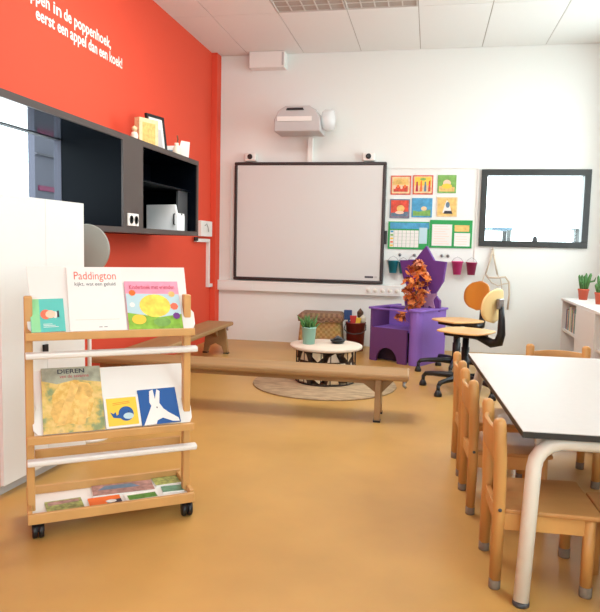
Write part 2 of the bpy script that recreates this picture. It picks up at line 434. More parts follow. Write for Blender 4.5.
# socket on the divider
s_ = thing('wall_socket', (UX, UY0+PA+.05, UZ0+.045), 0, 'white double socket on the dark post of the wall cabinet', 'socket')
b = MB(); b.box(0, .012, 0, .15, 0, .08, 'white_plastic'); b.build('plate', s_, bevel=.003)
for k in (0, 1):
    b = MB(); b.lathe([(.026, 0), (.026, .004), (.02, .004), (.018, -.001)], 'black_plastic', M=Matrix.Translation((.012, .04+.07*k, .04)) @ Matrix.Rotation(R(90), 4, 'Y'), n=16); b.build('plug', s_)
# white box standing in the right bay
w = thing('storage_box', (-2.26, 4.93, UZ0+.0355), 0, 'white box with a dark handle in the right bay of the wall cabinet', 'box')
b = MB(); b.prism([(0, 0), (.27, 0), (.27, .12), (.25, .21), (.0, .205)], 0, .16, 'bright_white'); b.build('body', w, bevel=.006)
b = MB(); b.tube([(.245, -.002, .05), (.245, -.016, .055), (.245, -.016, .13), (.245, -.002, .135)], .006, 'black_plastic', n=8); b.build('handle', w)
b = MB(); b.box(0, .02, 0, .06, 0, .035, 'white_plastic'); tag(b.build('wall_switch', loc=(XL+.0125, 4.98, UZ0+.385)), 'small white switch on the back of the wall cabinet, above the white box', 'switch')

# things standing on top of the cabinet, seen end on along the red wall
TZ = UZ1+.0022
def upright(name, x0, x1, y, t, h, m, lean=0, label='', cat='', group=None):
    b = MB(); b.box(x0, x1, 0, t, 0, h, m)
    return tag(b.build(name, loc=(0, y, TZ+(t*math.sin(abs(lean)) if lean < 0 else 0)), rot=(lean, 0, 0), bevel=.003), label, cat, group)
pf = thing('framed_photo', (-2.15, 4.78, TZ), R(76), 'black picture frame standing on the dark wall cabinet', 'picture frame', rx=0)
pf.rotation_euler = (R(-8), 0, R(76))
b = MB(); W, HH, f = .22, .325, .022
b.box(0, W, 0, .02, 0, f, 'black_plastic'); b.box(0, W, 0, .02, HH-f, HH, 'black_plastic'); b.box(0, f, 0, .02, f, HH-f, 'black_plastic'); b.box(W-f, W, 0, .02, f, HH-f, 'black_plastic')
b.build('frame', pf)
b = MB(); b.box(f, W-f, .006, .016, f, HH-f, 'paper'); b.box(f+.03, W-f-.03, .004, .006, .07, .22, 'grey_plastic'); b.build('picture', pf)
cv = thing('canvas_print', (-2.24, 5.00, TZ), R(76), 'white canvas card standing right of the black picture frame', 'picture')
b = MB(); b.box(0, .16, 0, .02, 0, .25, 'paper'); b.build('canvas', cv, bevel=.003)
b = MB(); b.box(0, .19, 0, .05, 0, .24, 'sand'); b.poly([(.03, .03), (.16, .03), (.16, .21), (.03, .21)], -.0008, 'tan')
tag(b.build('wooden_block_picture', loc=(-2.13, 4.53, TZ), rot=(0, 0, R(68))), 'tan wooden picture block standing left of the black picture frame', 'picture')
fg = thing('figurine', (-2.05, 4.28, TZ), 0, 'small cream figurine at the left end of the cabinet top display', 'figurine')
b = MB(); b.lathe([(.03, 0), (.032, .01), (.02, .03), (.028, .06), (.018, .085), (.0, .09)], 'toy_cream', n=16); b.build('body', fg)
b = MB(); b.lathe([(.0, .088), (.018, .1), (.018, .118), (.0, .13)], 'sand', n=14); b.build('head', fg)
vs_ = thing('small_vase', (-2.00, 4.93, TZ), 0, 'little cream vase between the white canvas card and the white box on the wall cabinet', 'vase')
b = MB(); b.lathe([(.02, 0), (.034, .02), (.03, .07), (.014, .09), (.018, .11)], 'toy_cream', n=16); b.build('body', vs_)
b = MB(); b.tube([(0, 0, .10), (.01, 0, .14), (.0, .01, .17)], .005, 'twig', n=6); b.build('twig', vs_)
b = MB(); b.prism([(0, 0), (.19, 0), (.2, .14), (.13, .15), (.12, .11), (.01, .10)], 0, .05, 'paper'); b.poly([(.03, .03), (.10, .03), (.10, .07), (.03, .07)], -.0008, 'slate')
tag(b.build('paper_box', loc=(-2.13, 5.0, TZ), rot=(0, 0, R(25))), 'white cardboard box at the right end of the cabinet top display', 'box')

# junction box with conduit beyond the cabinet
jb = thing('junction_box', (XL, 6.30, 1.13), 0, 'white control box with a paper note on the red wall near the corner', 'control box')
b = MB(); b.box(0, .05, 0, .34, 0, .16, 'white_plastic'); b.build('box', jb, bevel=.004)
b = MB(); b.tube([(.054, .10, .11), (.062, .13, .13), (.062, .17, .10), (.06, .2, .05)], .005, 'grey_plastic', n=6); b.build('cord', jb)
b = MB(); b.box(XL, XL+.035, 6.22, 6.62, 1.07, 1.105, 'white_plastic'); b.box(XL, XL+.035, 6.585, 6.62, .59, 1.07, 'white_plastic'); b.box(XL, XL+.035, 6.62, 6.712, .59, .625, 'white_plastic')
tag(b.build('cable_conduit', bevel=.002), 'white cable conduit stepping down the red wall beside the corner', 'cable conduit')
b = MB(); b.box(-.012, 0, 0, .09, -.02, .02, 'black_plastic'); tag(b.build('black_bracket', loc=(XL+.036, 6.16, 1.10)), 'small black bracket at the upper end of the white conduit', 'bracket')

# lettering on the red wall
wl = thing('wall_lettering', (XL+.002, 0, 0), 0, 'two slanting lines of white Dutch lettering on the red wall', 'lettering')
def wtext(body, y0, y1, z, size, nm):
    M = Matrix.Translation((0, y0, z)) @ Matrix.Rotation(R(90), 4, 'Z')
    words_ = body.split(' '); n = sum(len(q) for q in words_)+.62*(len(words_)-1); step = (y1-y0)/n; p = 0
    for q in words_:
        Mq = Matrix.Translation((0, y0+p*step, z)) @ Matrix.Rotation(R(90), 4, 'Z')
        b = MB(); b.text(q, size, 'letter_white', Mq, width=len(q)*step*.98, bold=.02); b.build(nm, wl, fix=False); p += len(q)+.62
wtext('stappen in de poppenhoek,', 3.40, 4.50, 2.458, .105, 'word')
wtext('eerst een appel dan een koek!', 3.57, 4.67, 2.362, .105, 'word')

# ------------------------------------------------------------------ white cupboard left, and the disc behind it
cb = thing('cupboard', (-1.921, 2.298, 0), R(-3.35), 'tall white two door cupboard standing left of the book trolley', 'cupboard')
CW = .585; CH = 1.243; cdp = .235
b = MB(); b.box(0, cdp, .002, CW, .05, CH, 'cupboard_white'); b.box(0, cdp, 0, .002, .05, CH, 'cupboard_side'); b.box(.02, cdp-.03, .01, CW-.01, 0, .05, 'grey_plastic'); b.build('body', cb)
for k in (0, 1):
    y0 = .001+k*.293; b = MB(); b.box(cdp, cdp+.018, y0, y0+.291, .055, CH-.001, 'cupboard_white'); d = b.build('door', cb, bevel=.002)
    if k == 0: b = MB(); b.box(cdp+.018, cdp+.03, y0+.258, y0+.284, .56, .605, 'black_plastic'); b.build('handle', d)
ds = thing('round_screen', (-1.775, 3.14, 0), 0, 'round translucent plastic disc on a stand behind the white cupboard', 'disc')
b = MB(); Md = Matrix.Translation((0, 0, 1.02)) @ Matrix.Rotation(R(90), 4, 'X')
b.lathe([(0, -.006), (.126, -.006), (.132, -.003), (.132, .006), (.126, .009), (.0, .009)], 'frosted', M=Md, n=40); b.build('disc', ds)
b = MB(); b.tube([(0, .012, .02), (0, .02, .5), (0, .018, 1.0)], .011, 'white_plastic'); b.build('pole', ds)
b = MB(); b.lathe([(.11, 0), (.11, .012), (.03, .03), (0, .03)], 'white_plastic', n=30); b.build('base', ds)

# ------------------------------------------------------------------ back wall fittings
# interactive whiteboard
wb = thing('whiteboard', (-2.095, YB, .672), 0, 'large blank whiteboard in a dark frame on the back wall', 'whiteboard')
BWD, BH, f = 1.628, 1.263, .034
b = MB(); b.box(0, BWD, -.06, -.0, 0, f, 'frame_dark'); b.box(0, BWD, -.06, 0, BH-f, BH, 'frame_dark'); b.box(0, f, -.06, 0, f, BH-f, 'frame_dark'); b.box(BWD-f, BWD, -.06, 0, f, BH-f, 'frame_dark'); b.build('frame', wb, bevel=.008)
b = MB(); b.box(f, BWD-f, -.05, -.01, f, BH-f, 'board'); b.box(BWD-.19, BWD-.10, -.0512, -.05, .062, .082, 'ink'); b.box(BWD-.09, BWD-.06, -.0512, -.05, .062, .082, 'grey_plastic'); b.build('writing_surface', wb)
b = MB(); b.box(BWD, BWD+.025, -.05, -.01, .42, .56, 'black_plastic'); b.build('pen_holder', wb, bevel=.004)
# two small speakers over the board
def spk(x, label):
    t = thing('wall_speaker', (x, YB, 1.945), 0, label, 'speaker', 'small speakers above the whiteboard')
    b = MB(); b.box(-.065, .065, -.07, 0, 0, .085, 'white_plastic'); b.build('housing', t, bevel=.014)
    b = MB(); b.lathe([(.026, 0), (.028, .01), (.012, .012), (0, .009)], 'black_plastic', M=Matrix.Translation((0, -.07, .045)) @ Matrix.Rotation(R(90), 4, 'X'), n=18); b.build('speaker_cone', t)
spk(-1.92, 'left of the two small white speakers above the whiteboard'); spk(-.655, 'right of the two small white speakers above the whiteboard')
# short throw projector
pj = thing('projector', (-1.345, YB, 2.19), 0, 'grey white short throw projector mounted above the whiteboard', 'projector')
b = MB(); b.prism([(-.235, 0), (.235, 0), (.235, .12), (.19, .21), (.12, .25), (-.12, .25), (-.19, .21), (-.235, .12)], -.42, -.1, 'grey_plastic'); b.build('body', pj, bevel=.012)
b = MB(); b.box(-.20, .15, -.43, -.42, .10, .145, 'white_plastic'); b.build('front_strip', pj)
b = MB(); b.prism([(-.11, .205), (.07, .205), (.06, .228), (-.10, .228)], -.43, -.42, 'black_plastic'); b.build('lens_slot', pj)
b = MB(); b.box(-.07, .07, -.1, 0, .06, .2, 'white_plastic'); b.build('wall_mount', pj)
b = MB(); b.lathe([(.085, 0), (.105, .03), (.105, .09), (.09, .12), (0, .13)], 'clear_plastic', M=Matrix.Translation((.236, -.28, .13)) @ Matrix.Rotation(R(90), 4, 'Y'), n=24); b.build('side_cover', pj)
b = MB(); b.box(.045, .095, -.045, 0, -.253, 0, 'white_plastic'); b.build('cable_duct', pj)
# air box under the ceiling
ab = thing('wall_box', (-1.93, YB, 2.895), 0, 'plain white sensor box where the back wall meets the ceiling', 'box')
b = MB(); b.box(0, .38, -.13, 0, 0, .164, 'white_plastic'); b.build('housing', ab, bevel=.006)
b = MB(); b.box(.35, .37, -.132, -.13, .02, .15, 'grey_plastic'); b.build('end_seam', ab)
# socket trunking
tk = thing('cable_trunking', (XL+.062, YB, .553), 0, 'white socket trunking running along the back wall below the whiteboard', 'trunking')
b = MB(); b.box(0, 2.0, -.055, 0, 0, .108, 'wall_paint'); b.box(0, 2.0, -.058, -.055, .092, .108, 'white_plastic'); b.build('channel', tk, bevel=.003)
b = MB(); b.box(.02, .40, -.06, -.055, .02, .085, 'wall_paint'); b.build('cover_plate', tk)
for k in range(5):
    b = MB(); b.box(-.03, .03, -.006, 0, -.03, .03, 'white_plastic'); b.lathe([(.021, -.0), (.019, .004), (.0, .0045)], 'cream_metal', M=Matrix.Translation((0, -.006, 0)) @ Matrix.Rotation(R(90), 4, 'X'), n=16)
    b.build('socket', tk, loc=(1.66+.075*k, -.056, .052))
# two thin cable runs
b = MB(); b.box(-.45, .46, -.012, 0, 1.872, 1.882, 'white_plastic'); b.box(.45, .46, -.012, 0, .94, 1.872, 'white_plastic'); tag(b.build('cable_run', loc=(0, YB, 0)), 'thin white cable run framing the pictures beside the window', 'cable')
b = MB(); b.box(-2.155, -2.145, -.012, 0, .66, 1.9, 'white_plastic'); b.box(-2.26, -2.155, -.012, 0, 1.0, 1.006, 'white_plastic'); tag(b.build('cable_run', loc=(0, YB, 0)), 'thin white cable run on the wall left of the whiteboard', 'cable')

# six picture cards
def card(x0, z0, w, h, border, base, fn, label):
    t = thing('picture_card', (x0, YB, z0), 0, label, 'picture', 'square picture cards on the back wall')
    b = MB(); b.box(0, w, -.008, 0, 0, h, border); e = .012
    b.box(e, w-e, -.009, -.008, e, h-e, base); fn(b, w, h); b.build('card', t, fix=False)
Yp = -.0095
def P_(b, pts, m, k=0): b.poly(pts, Yp-.0003*k, m)
def c1(b, w, h):
    P_(b, [(.02, .10), (w-.02, .10), (w-.03, h-.03), (.03, h-.03)], 'gold'); P_(b, [(.03, .03), (w-.03, .03), (w-.03, .09), (.03, .08)], 'brick_red', 1)
    for k in range(4): b.disc(.04+.035*k, .075+.01*(k % 2), .012, .018, Yp-.0006, 'orange' if k % 2 else 'peach')
    P_(b, [(.05, .11), (.15, .11), (.14, .15), (.06, .15)], 'tan', 2)
def c2(b, w, h):
    P_(b, [(.02, .09), (w-.02, .09), (w-.02, h-.02), (.02, h-.02)], 'yellow')
    for k in range(4): P_(b, [(.03+.042*k, .03), (.055+.042*k, .03), (.05+.042*k, .13+.02*(k % 2)), (.035+.042*k, .13)], ('crimson', 'orange', 'slate', 'brick_red')[k], 1+k % 2)
    b.disc(w/2, .155, .03, .014, Yp-.0006, 'lime')
def c3(b, w, h):
    P_(b, [(.015, .015), (w-.015, .015), (w-.015, .06), (.015, .07)], 'gold'); b.disc(w/2, .10, .038, .034, Yp-.0003, 'peach'); b.disc(w/2, .07, .05, .026, Yp-.0006, 'yellow')
def c4(b, w, h):
    P_(b, [(.015, .015), (w-.015, .015), (w-.015, .07), (.015, .055)], 'slate'); b.disc(w/2+.01, .10, .04, .036, Yp-.0003, 'gold'); b.disc(w/2, .06, .045, .016, Yp-.0006, 'peach')
def c5(b, w, h):
    P_(b, [(.015, .015), (w-.015, .015), (w-.015, .08), (.08, .06), (.015, .07)], 'lime'); b.disc(w*.6, .09, .03, .022, Yp-.0006, 'sand'); P_(b, [(.05, .06), (.09, .06), (.07, .11)], 'sea', 2)
def c6(b, w, h):
    P_(b, [(.06, .04), (.15, .04), (.13, .12), (.10, .17), (.08, .12)], 'paper'); P_(b, [(.07, .03), (.16, .03), (.15, .06), (.08, .06)], 'ink', 1); b.disc(.11, .12, .02, .03, Yp-.0006, 'slate')
card(-.42, 1.606, .205, .195, 'brick_red', 'sand', c1, 'red bordered card of a yellow gathering, top left of the six wall cards')
card(-.195, 1.610, .205, .195, 'brick_red', 'sand', c2, 'red bordered yellow card with upright coloured shapes, top middle of the six')
card(.055, 1.626, .185, .182, 'lime', 'lime', c3, 'green card with a yellow foot, top right of the six wall cards')
card(-.423, 1.363, .205, .198, 'slate', 'brick_red', c4, 'dusky red and blue card with a golden sun, lower left of the six')
card(-.198, 1.376, .208, .197, 'sea', 'sea', c5, 'bright blue card with a green ground, lower middle of the six')
card(.055, 1.386, .205, .198, 'sand', 'gold', c6, 'orange cream card with a white and black figure, lower right of the six')
# two green planners
def planner(x0, x1, z0, z1, label, kind_):
    t = thing('planning_chart', (x0, YB, z0), 0, label, 'chart', 'green planning charts on the back wall'); w = x1-x0; h = z1-z0
    b = MB(); b.box(0, w, -.012, 0, 0, h, 'green'); b.build('board', t)
    b = MB(); y = -.0125
    if kind_ == 0:
        b.box(.02, w-.005, -.013, -.012, h-.075, h-.01, 'sea'); b.box(.02, .315, -.0135, -.012, .02, h-.09, 'paper'); b.box(.32, w-.02, -.0135, -.012, .06, h-.06, 'sky_cover')
        for k in range(1, 7): b.box(.02+.042*k-.0015, .02+.042*k+.0015, -.0138, -.0135, .02, h-.09, 'green')
        for k in range(1, 5): b.box(.02, .315, -.0138, -.0135, .02+.036*k-.0015, .02+.036*k+.0015, 'grey_plastic')
        for k in range(5): b.box(.025, .055, -.014, -.0138, .028+.036*k, .046+.036*k, ('yellow', 'coral', 'yellow', 'lime', 'sea')[k])
    else:
        b.box(.025, .225, -.0135, -.012, .02, h-.045, 'paper'); b.box(.25, w-.02, -.0135, -.012, .02, h-.13, 'paper'); b.box(.25, w-.03, -.0135, -.012, h-.115, h-.05, 'gold')
        for k in range(8): b.box(.045, .20-.02*(k % 3), -.0138, -.0135, .04+.025*k, .044+.025*k, 'peach')
        for k in range(4): b.box(.265, w-.05, -.0138, -.0135, .04+.025*k, .044+.025*k, 'peach')
    b.build('chart_sheet', t)
planner(-.431, -.010, 1.045, 1.330, 'green edged week planner with a blue heading and a grid', 0)
planner(-.006, .420, 1.068, 1.352, 'green framed chart holding two white sheets, right of the week planner', 1)
# rail with hanging buckets
rl = thing('wall_rail', (-.44, YB, .925), 0, 'thin white rail on the back wall that the little buckets hang from', 'rail')
b = MB(); b.tube([(0, -.05, 0), (.93, -.05, 0)], .006, 'white_plastic', n=8); b.build('rod', rl)
for x in (.01, .92):
    b = MB(); b.tube([(x, 0, 0), (x, -.05, 0)], .007, 'white_plastic', n=8); b.build('bracket', rl)
def bucket(x, z, s, m, label):
    t = thing('hanging_bucket', (x, YB-.062, z), 0, label, 'bucket', 'small buckets hanging on the wall rail')
    b = MB(); b.lathe([(.0, .0), (.03*s, 0), (.044*s, .10*s), (.048*s, .10*s), (.048*s, .108*s), (.041*s, .108*s), (.028*s, .006), (0, .006)], m, n=22); b.build('body', t)
    b = MB(); b.tube([(-.046*s, 0, .10*s), (-.03*s, .004, .10*s+.035), (0, .01, .10*s+.055), (.03*s, .004, .10*s+.035), (.046*s, 0, .10*s)], .002, 'steel', n=6); b.build('handle', t)
bucket(-.365, .795, 1.22, 'teal', 'teal bucket at the left end of the rail'); bucket(-.262, .795, 1.1, 'teal', 'second teal bucket, just right of the end one')
bucket(-.155, .81, 1.2, 'bucket_purple', 'purple bucket beside the star, left of its top'); bucket(.285, .80, 1.25, 'pink', 'bright pink bucket right of the purple star')
bucket(.425, .80, 1.2, 'magenta', 'dark magenta bucket at the right end of the rail')
def hook(x, label):
    b = MB(); b.lathe([(.016, 0), (.016, .006), (0, .01)], 'steel', M=Matrix.Rotation(R(90), 4, 'X'), n=12); b.tube([(0, -.006, 0), (0, -.03, -.004), (0, -.036, .016)], .004, 'steel', n=6)
    tag(b.build('wall_hook', loc=(x, YB, .985)), label, 'hook', 'metal hooks above the bucket rail')
hook(-.30, 'metal hook left of the purple star, above the teal buckets'); hook(-.15, 'metal hook above the purple bucket, left of the star tip')
hook(.13, 'metal hook just right of the star tip'); hook(.19, 'metal hook second right of the star tip')
# rope hanger below the window
rp = thing('rope_hanger', (.63, YB-.02, 1.06), 0, 'pale rope hanger hanging below the black framed window', 'rope hanger')
b = MB(); b.tube([(0, 0, 0), (-.025, -.01, -.12), (-.06, -.02, -.25)], .009, 'rope', n=7); b.tube([(0, 0, 0), (.025, -.01, -.12), (.055, -.02, -.25)], .009, 'rope', n=7); b.lathe([(0, -.012), (.012, 0), (0, .03)], 'rope', n=10); b.build('cord', rp)
b = MB(); b.tube([(-.06+.0, -.03, -.25), (-.03, -.05, -.28), (.05, -.06, -.28), (.13, -.05, -.27), (.17, -.04, -.32), (.18, -.03, -.45), (.17, -.03, -.60)], .010, 'rope', n=7)
b.tube([(-.07, -.02, -.26), (-.10, -.03, -.36), (-.11, -.03, -.5)], .006, 'rope', n=7); b.tube([(-.05, -.04, -.27), (0, -.05, -.33), (.06, -.05, -.36), (.12, -.04, -.34), (.17, -.04, -.33)], .006, 'rope', n=7); b.tube([(.055, -.02, -.25), (.09, -.03, -.30), (.11, -.03, -.42), (.1, -.03, -.6)], .005, 'rope', n=7)
b.build('rope_net', rp)

# ------------------------------------------------------------------ low bookcase right with cactus pots
bc = thing('bookcase', (1.262, 3.95, 0), 0, 'low white bookcase with open bays along the right wall', 'bookcase')
L = 2.55; BD = XR-1.262-.004; TH = .622
b = MB(); b.box(-.015, BD, 0, L, TH-.022, TH, 'white_lam'); b.build('top', bc, bevel=.003)
b = MB(); b.box(.0, BD, 0, L, 0, .05, 'white_lam'); b.build('plinth', bc)
b = MB(); b.box(BD-.01, BD, 0, L, .05, TH-.022, 'white_lam'); b.build('back_panel', bc)
divs = [0, .62, 1.24, 1.86, L-.02]
for y in divs:
    b = MB(); b.box(0, BD-.01, y, y+.02, .05, TH-.022, 'white_lam'); b.build('divider', bc)
b = MB(); b.box(-.018, 0, 1.245, 1.872, .04, TH-.022, 'white_lam'); d = b.build('door', bc, bevel=.002)
b = MB(); b.box(-.03, -.018, 1.52, 1.532, .12, .30, 'grey_plastic'); b.build('handle', d)
for y0, y1 in ((.02, .62), (.64, 1.24), (1.88, L-.02)):
    b = MB(); b.box(.005, BD-.01, y0, y1, .315, .333, 'white_lam'); b.build('shelf', bc)
cols = ['slate', 'sand', 'mauve_print', 'toy_blue', 'olive_print', 'grey_plastic', 'tan', 'paper', 'teal_print']
words = {'slate': 'slate blue', 'sand': 'sand coloured', 'mauve_print': 'mauve brown', 'toy_blue': 'navy', 'olive_print': 'olive', 'grey_plastic': 'grey', 'tan': 'tan', 'paper': 'white', 'teal_print': 'muted teal'}
random.seed(3)
def rowbooks(y0, y1, z, where, grp, maxh):
    y = y0; i = 0
    while y < y1-.03:
        t = random.uniform(.018, .034); h = random.uniform(.75, 1)*maxh; c = cols[i % len(cols)]; i += 1
        b = MB(); b.box(0, .2, 0, t-.002, 0, h, c); b.box(.003, .2, .002, t-.004, h, h+.0005, 'paper')
        tag(b.build('book', loc=(1.262+.03, y, z)), '%s book spine %s' % (words[c], where), 'book', grp); y += t
rowbooks(3.95+1.90, 3.95+2.5, .333, 'on the upper shelf of the bookcase bay nearest the back wall', 'books in the far bookcase bay', .23)
rowbooks(3.95+.66, 3.95+1.1, .0502, 'at the bottom of the bookcase bay nearer the table', 'books in the near bookcase bay', .22)
def cactus(x, y, s, label, seed):
    random.seed(seed)
    t = thing('potted_plant', (x, y, TH+.0003), 0, label, 'potted plant', 'red pots on the bookcase')
    b = MB(); b.lathe([(0, 0), (.036*s, 0), (.046*s, .085*s), (.05*s, .085*s), (.05*s, .10*s), (.043*s, .10*s), (.04*s, .075*s), (0, .075*s)], 'terracotta', n=24); b.build('pot', t)
    b = MB(); b.lathe([(.0405*s, .076*s), (.03*s, .084*s), (0, .088*s)], 'soil', n=20); b.build('soil', t)
    b = MB()
    for k in range(9):
        a = k*2.4; r = .018*s*math.sqrt(k/3); hh = random.uniform(.09, .17)*s; px, py = r*math.cos(a), r*math.sin(a); ex, ey = px*2.2, py*2.2
        b.tube([(px, py, .08*s), ((px+ex)/2, (py+ey)/2, .08*s+hh*.5), (ex, ey, .08*s+hh*.9), (ex, ey, .08*s+hh)], [.009*s, .013*s, .011*s, .003*s], 'green_leaf', n=8)
        if k % 2: b.tube([((px+ex)/2, (py+ey)/2, .08*s+hh*.5), (ex*1.8, ey*1.8, .08*s+hh*.6), (ex*2, ey*2, .08*s+hh*.8)], [.007*s, .008*s, .003*s], 'green_leaf', n=8)
    b.build('foliage', t)
cactus(1.405, 6.33, 1.0, 'green cactus plant in a red pot, fully seen on the white bookcase', 5); cactus(1.44, 5.86, 1.0, 'red plant pot on the bookcase, cut by the right edge of the photo', 9)

# ------------------------------------------------------------------ gym benches
def bench(name, Ln, x0, x1, wood, loc, rz, label, legs):
    t = thing(name, loc, rz, label, 'bench', 'low wooden benches'); w = .27
    b = MB(); b.box(x0, x1, -w/2, w/2, .262, .300, wood); b.build('seat', t, bevel=.012)
    b = MB(); b.box(x0+.02, x1-.14, -.02, .02, .215, .262, wood); b.build('beam', t)
    for lx, sgn in legs:
        b = MB(); o = lx
        pts = [(-.095, .262), (-.125, .0), (-.085, 0), (-.06, .07), (0, .10), (.06, .07), (.085, 0), (.125, 0), (.095, .262)]
        b.prism(pts, o-.018, o+.018, wood, axis='x'); b.build('leg', t, bevel=.003)
        b = MB(); b.prism([(o+.018, .262), (o+.11, .262), (o+.018, .16)], -.022, .022, wood); b.prism([(o-.018, .262), (o-.16, .262), (o-.018, .16)], -.022, .022, wood); b.build('brace', t)
        for s in (-1, 1):
            b = MB(); b.box(o-.022, o+.022, s*.105-.024, s*.105+.024, 0, .012, 'black_plastic'); b.build('foot_pad', t)
    b = MB()
    for s in (-.08, .08): b.tube([(x1-.03, s, .262), (x1-.03, s, .225), (x1-.015, s, .215)], .009, 'steel', n=8)
    b.build('hook', t)
    return t
bench('bench', 2, -1.14, .94, 'bench_wood', (-1.03, 3.995, 0), R(0.6), 'long low wooden bench crossing the middle of the room before the log table', [(-.95, -1), (.755, 1)])
bench('bench', 2, -.95, .93, 'bench_wood', (-1.995, 5.14, 0), R(90), 'low wooden bench standing along the red wall', [(-.8, -1), (.80, 1)])

# ------------------------------------------------------------------ rug, log table, baskets
b = MB(); b.lathe([(0, .0), (.545, 0), (.553, .004), (.548, .011), (0, .012)], 'rug', n=64); tag(b.build('round_rug', loc=(-.755, 4.87, .0)), 'round mottled grey brown rug under the log table', 'rug')
lt = thing('log_table', (-.76, 4.94, .0122), 0, 'round low table of split logs in a wire cage on the rug', 'table')
b = MB(); b.lathe([(0, .262), (.275, .262), (.282, .268), (.282, .282), (.277, .287), (0, .287)], 'pale_top', n=48); b.build('tabletop', lt)
b = MB()
for z in (.006, .135, .255): b.tube([(.232*math.cos(a*PI/18), .232*math.sin(a*PI/18), z) for a in range(36)], .005, 'wire', n=6, closed=True)
for k in range(20): a = k*PI/10; b.tube([(.232*math.cos(a), .232*math.sin(a), .006), (.232*math.cos(a), .232*math.sin(a), .262)], .0035, 'wire', n=5)
b.build('wire_cage', lt)
random.seed(11)
for row in range(3):
    NL = 11; rz_ = .083
    for k in range(NL):
        a = (k+.5*(row % 2))*2*PI/NL; z0 = .0115+row*rz_; sg = 1 if (k+row) % 2 else -1; w = .052
        top = random.uniform(-.02, .02)
        pts = [(-w, 0), (w, 0), (w*.7, .045), (top, .078), (-w*.5, .05)] if sg > 0 else [(-w*.8, .078), (-w*.95, .04), (top, 0), (w*.95, .05), (w*.7, .078)]
        M = Matrix.Translation((0, 0, z0)) @ Matrix.Rotation(a-PI/2, 4, 'Z')
        b = MB(); y0, y1 = .135, random.uniform(.214, .224)
        b.prism(pts, y0, y1-.001, 'bark', M=M); b.poly([(x*.93, .036+(z-.036)*.92) for x, z in pts], y1, random.choice(['log_end', 'log_end', 'log_split', 'pale_top']), M=M)
        b.build('log', lt, fix=False)
b = MB(); b.lathe([(0, .003), (.125, .003), (.125, .25), (0, .25)], 'bark', n=20); b.build('log_core', lt)
pl = thing('potted_plant', (-.895, 4.92, .2993), 0, 'small green plant in a mint green pot on the log table', 'potted plant')
b = MB(); b.lathe([(0, 0), (.046, 0), (.056, .125), (.059, .125), (.059, .133), (.052, .133), (.05, .11), (0, .11)], 'mint', n=26); b.build('pot', pl)
b = MB(); random.seed(2)
for k in range(26):
    a = k*2.4; r = .009*math.sqrt(k); hh = random.uniform(.06, .13); b.tube([(r*math.cos(a), r*math.sin(a), .105), (r*1.4*math.cos(a), r*1.4*math.sin(a), .105+hh*.6), (r*2.2*math.cos(a), r*2.2*math.sin(a), .105+hh)], [.004, .0085, .001], 'green_leaf', n=5)
b.build('foliage', pl)
bk = thing('black_bowl', (-.68, 5.02, .2993), R(20), 'small black lumpy toy bowl on the log table right of the plant', 'bowl')
b = MB(); b.lathe([(0, 0), (.04, 0), (.06, .022), (.062, .03), (.052, .026), (.0, .012)], 'black_plastic', n=24); b.build('body', bk)
b = MB(); b.tube([(-.03, 0, .03), (0, .01, .045), (.035, 0, .033)], [.012, .018, .01], 'dark_grey', n=8); b.build('lump', bk)
# wicker chest
wc = thing('wicker_basket', (-1.055, 6.52, 0), R(2), 'large lidded wicker chest against the back wall behind the log table', 'basket')
b = MB()
def rr(w, d, r=.03, n=5):
    pts = []
    for cx, cy, a0 in ((w/2-r, d/2-r, 0), (-w/2+r, d/2-r, 90), (-w/2+r, -d/2+r, 180), (w/2-r, -d/2+r, 270)):
        for k in range(n): a = R(a0+90*k/(n-1)); pts.append((cx+r*math.cos(a), cy+r*math.sin(a)))
    return pts
def loft(b, sections, m, M=None):
    n = len(sections[0][0]); vs = [(x, y, z) for pts, z in sections for x, y in pts]; fs = []
    for i in range(len(sections)-1):
        for k in range(n): fs.append((i*n+k, i*n+(k+1) % n, (i+1)*n+(k+1) % n, (i+1)*n+k))
    fs.append(list(range(n))[::-1]); fs.append([(len(sections)-1)*n+k for k in range(n)]); b.add(vs, fs, m, M)
loft(b, [(rr(.44, .30), 0), (rr(.44, .31), .12), (rr(.41, .29), .30)], 'wicker'); b.build('body', wc)
b = MB(); loft(b, [(rr(.45, .33), .30), (rr(.46, .34), .33), (rr(.455, .335), .36), (rr(.40, .28), .385)], 'wicker_dark'); b.build('lid', wc)
b = MB(); b.tube([(-.05, -.168, .32), (-.04, -.185, .30), (.04, -.185, .30), (.05, -.168, .32)], .008, 'wicker_dark', n=7); b.build('latch', wc)
tb = thing('toy_tub', (-.71, 6.56, 0), 0, 'dark red toy tub right of the wicker chest', 'tub')
b = MB(); b.lathe([(0, 0), (.085, 0), (.10, .28), (.106, .28), (.106, .292), (.096, .292), (.08, .012), (0, .012)], 'tub_red', n=26); b.build('body', tb)
b = MB(); b.tube([(-.104, 0, .27), (-.11, -.05, .22), (-.07, -.10, .19), (0, -.115, .18), (.07, -.10, .19), (.11, -.05, .22), (.104, 0, .27)], .005, 'dark_grey', n=6); b.build('handle', tb)
def intub(nm, x, y, m, h, kind_, label, cat):
    t = thing(nm, (-.71+x, 6.56+y, .0125), 0, label, cat)
    b = MB(); b.tube([(0, 0, 0), (x*.3, y*.2, h*.75)], .009, m, n=8); b.build('handle', t)
    b = MB()
    if kind_ == 0: b.box(x*.3-.05, x*.3+.03, y*.2-.02, y*.2+.02, h*.75, h, m)
    elif kind_ == 1: b.lathe([(.0, h*.7), (.03, h*.78), (.034, h*.9), (.0, h)], m, c=(x*.3, y*.2, 0), n=14)
    else: b.prism([(x*.3-.02, h*.7), (x*.3+.02, h*.7), (x*.3+.035, h), (x*.3-.035, h)], y*.2-.012, y*.2+.012, m)
    b.build('head', t, bevel=.004)
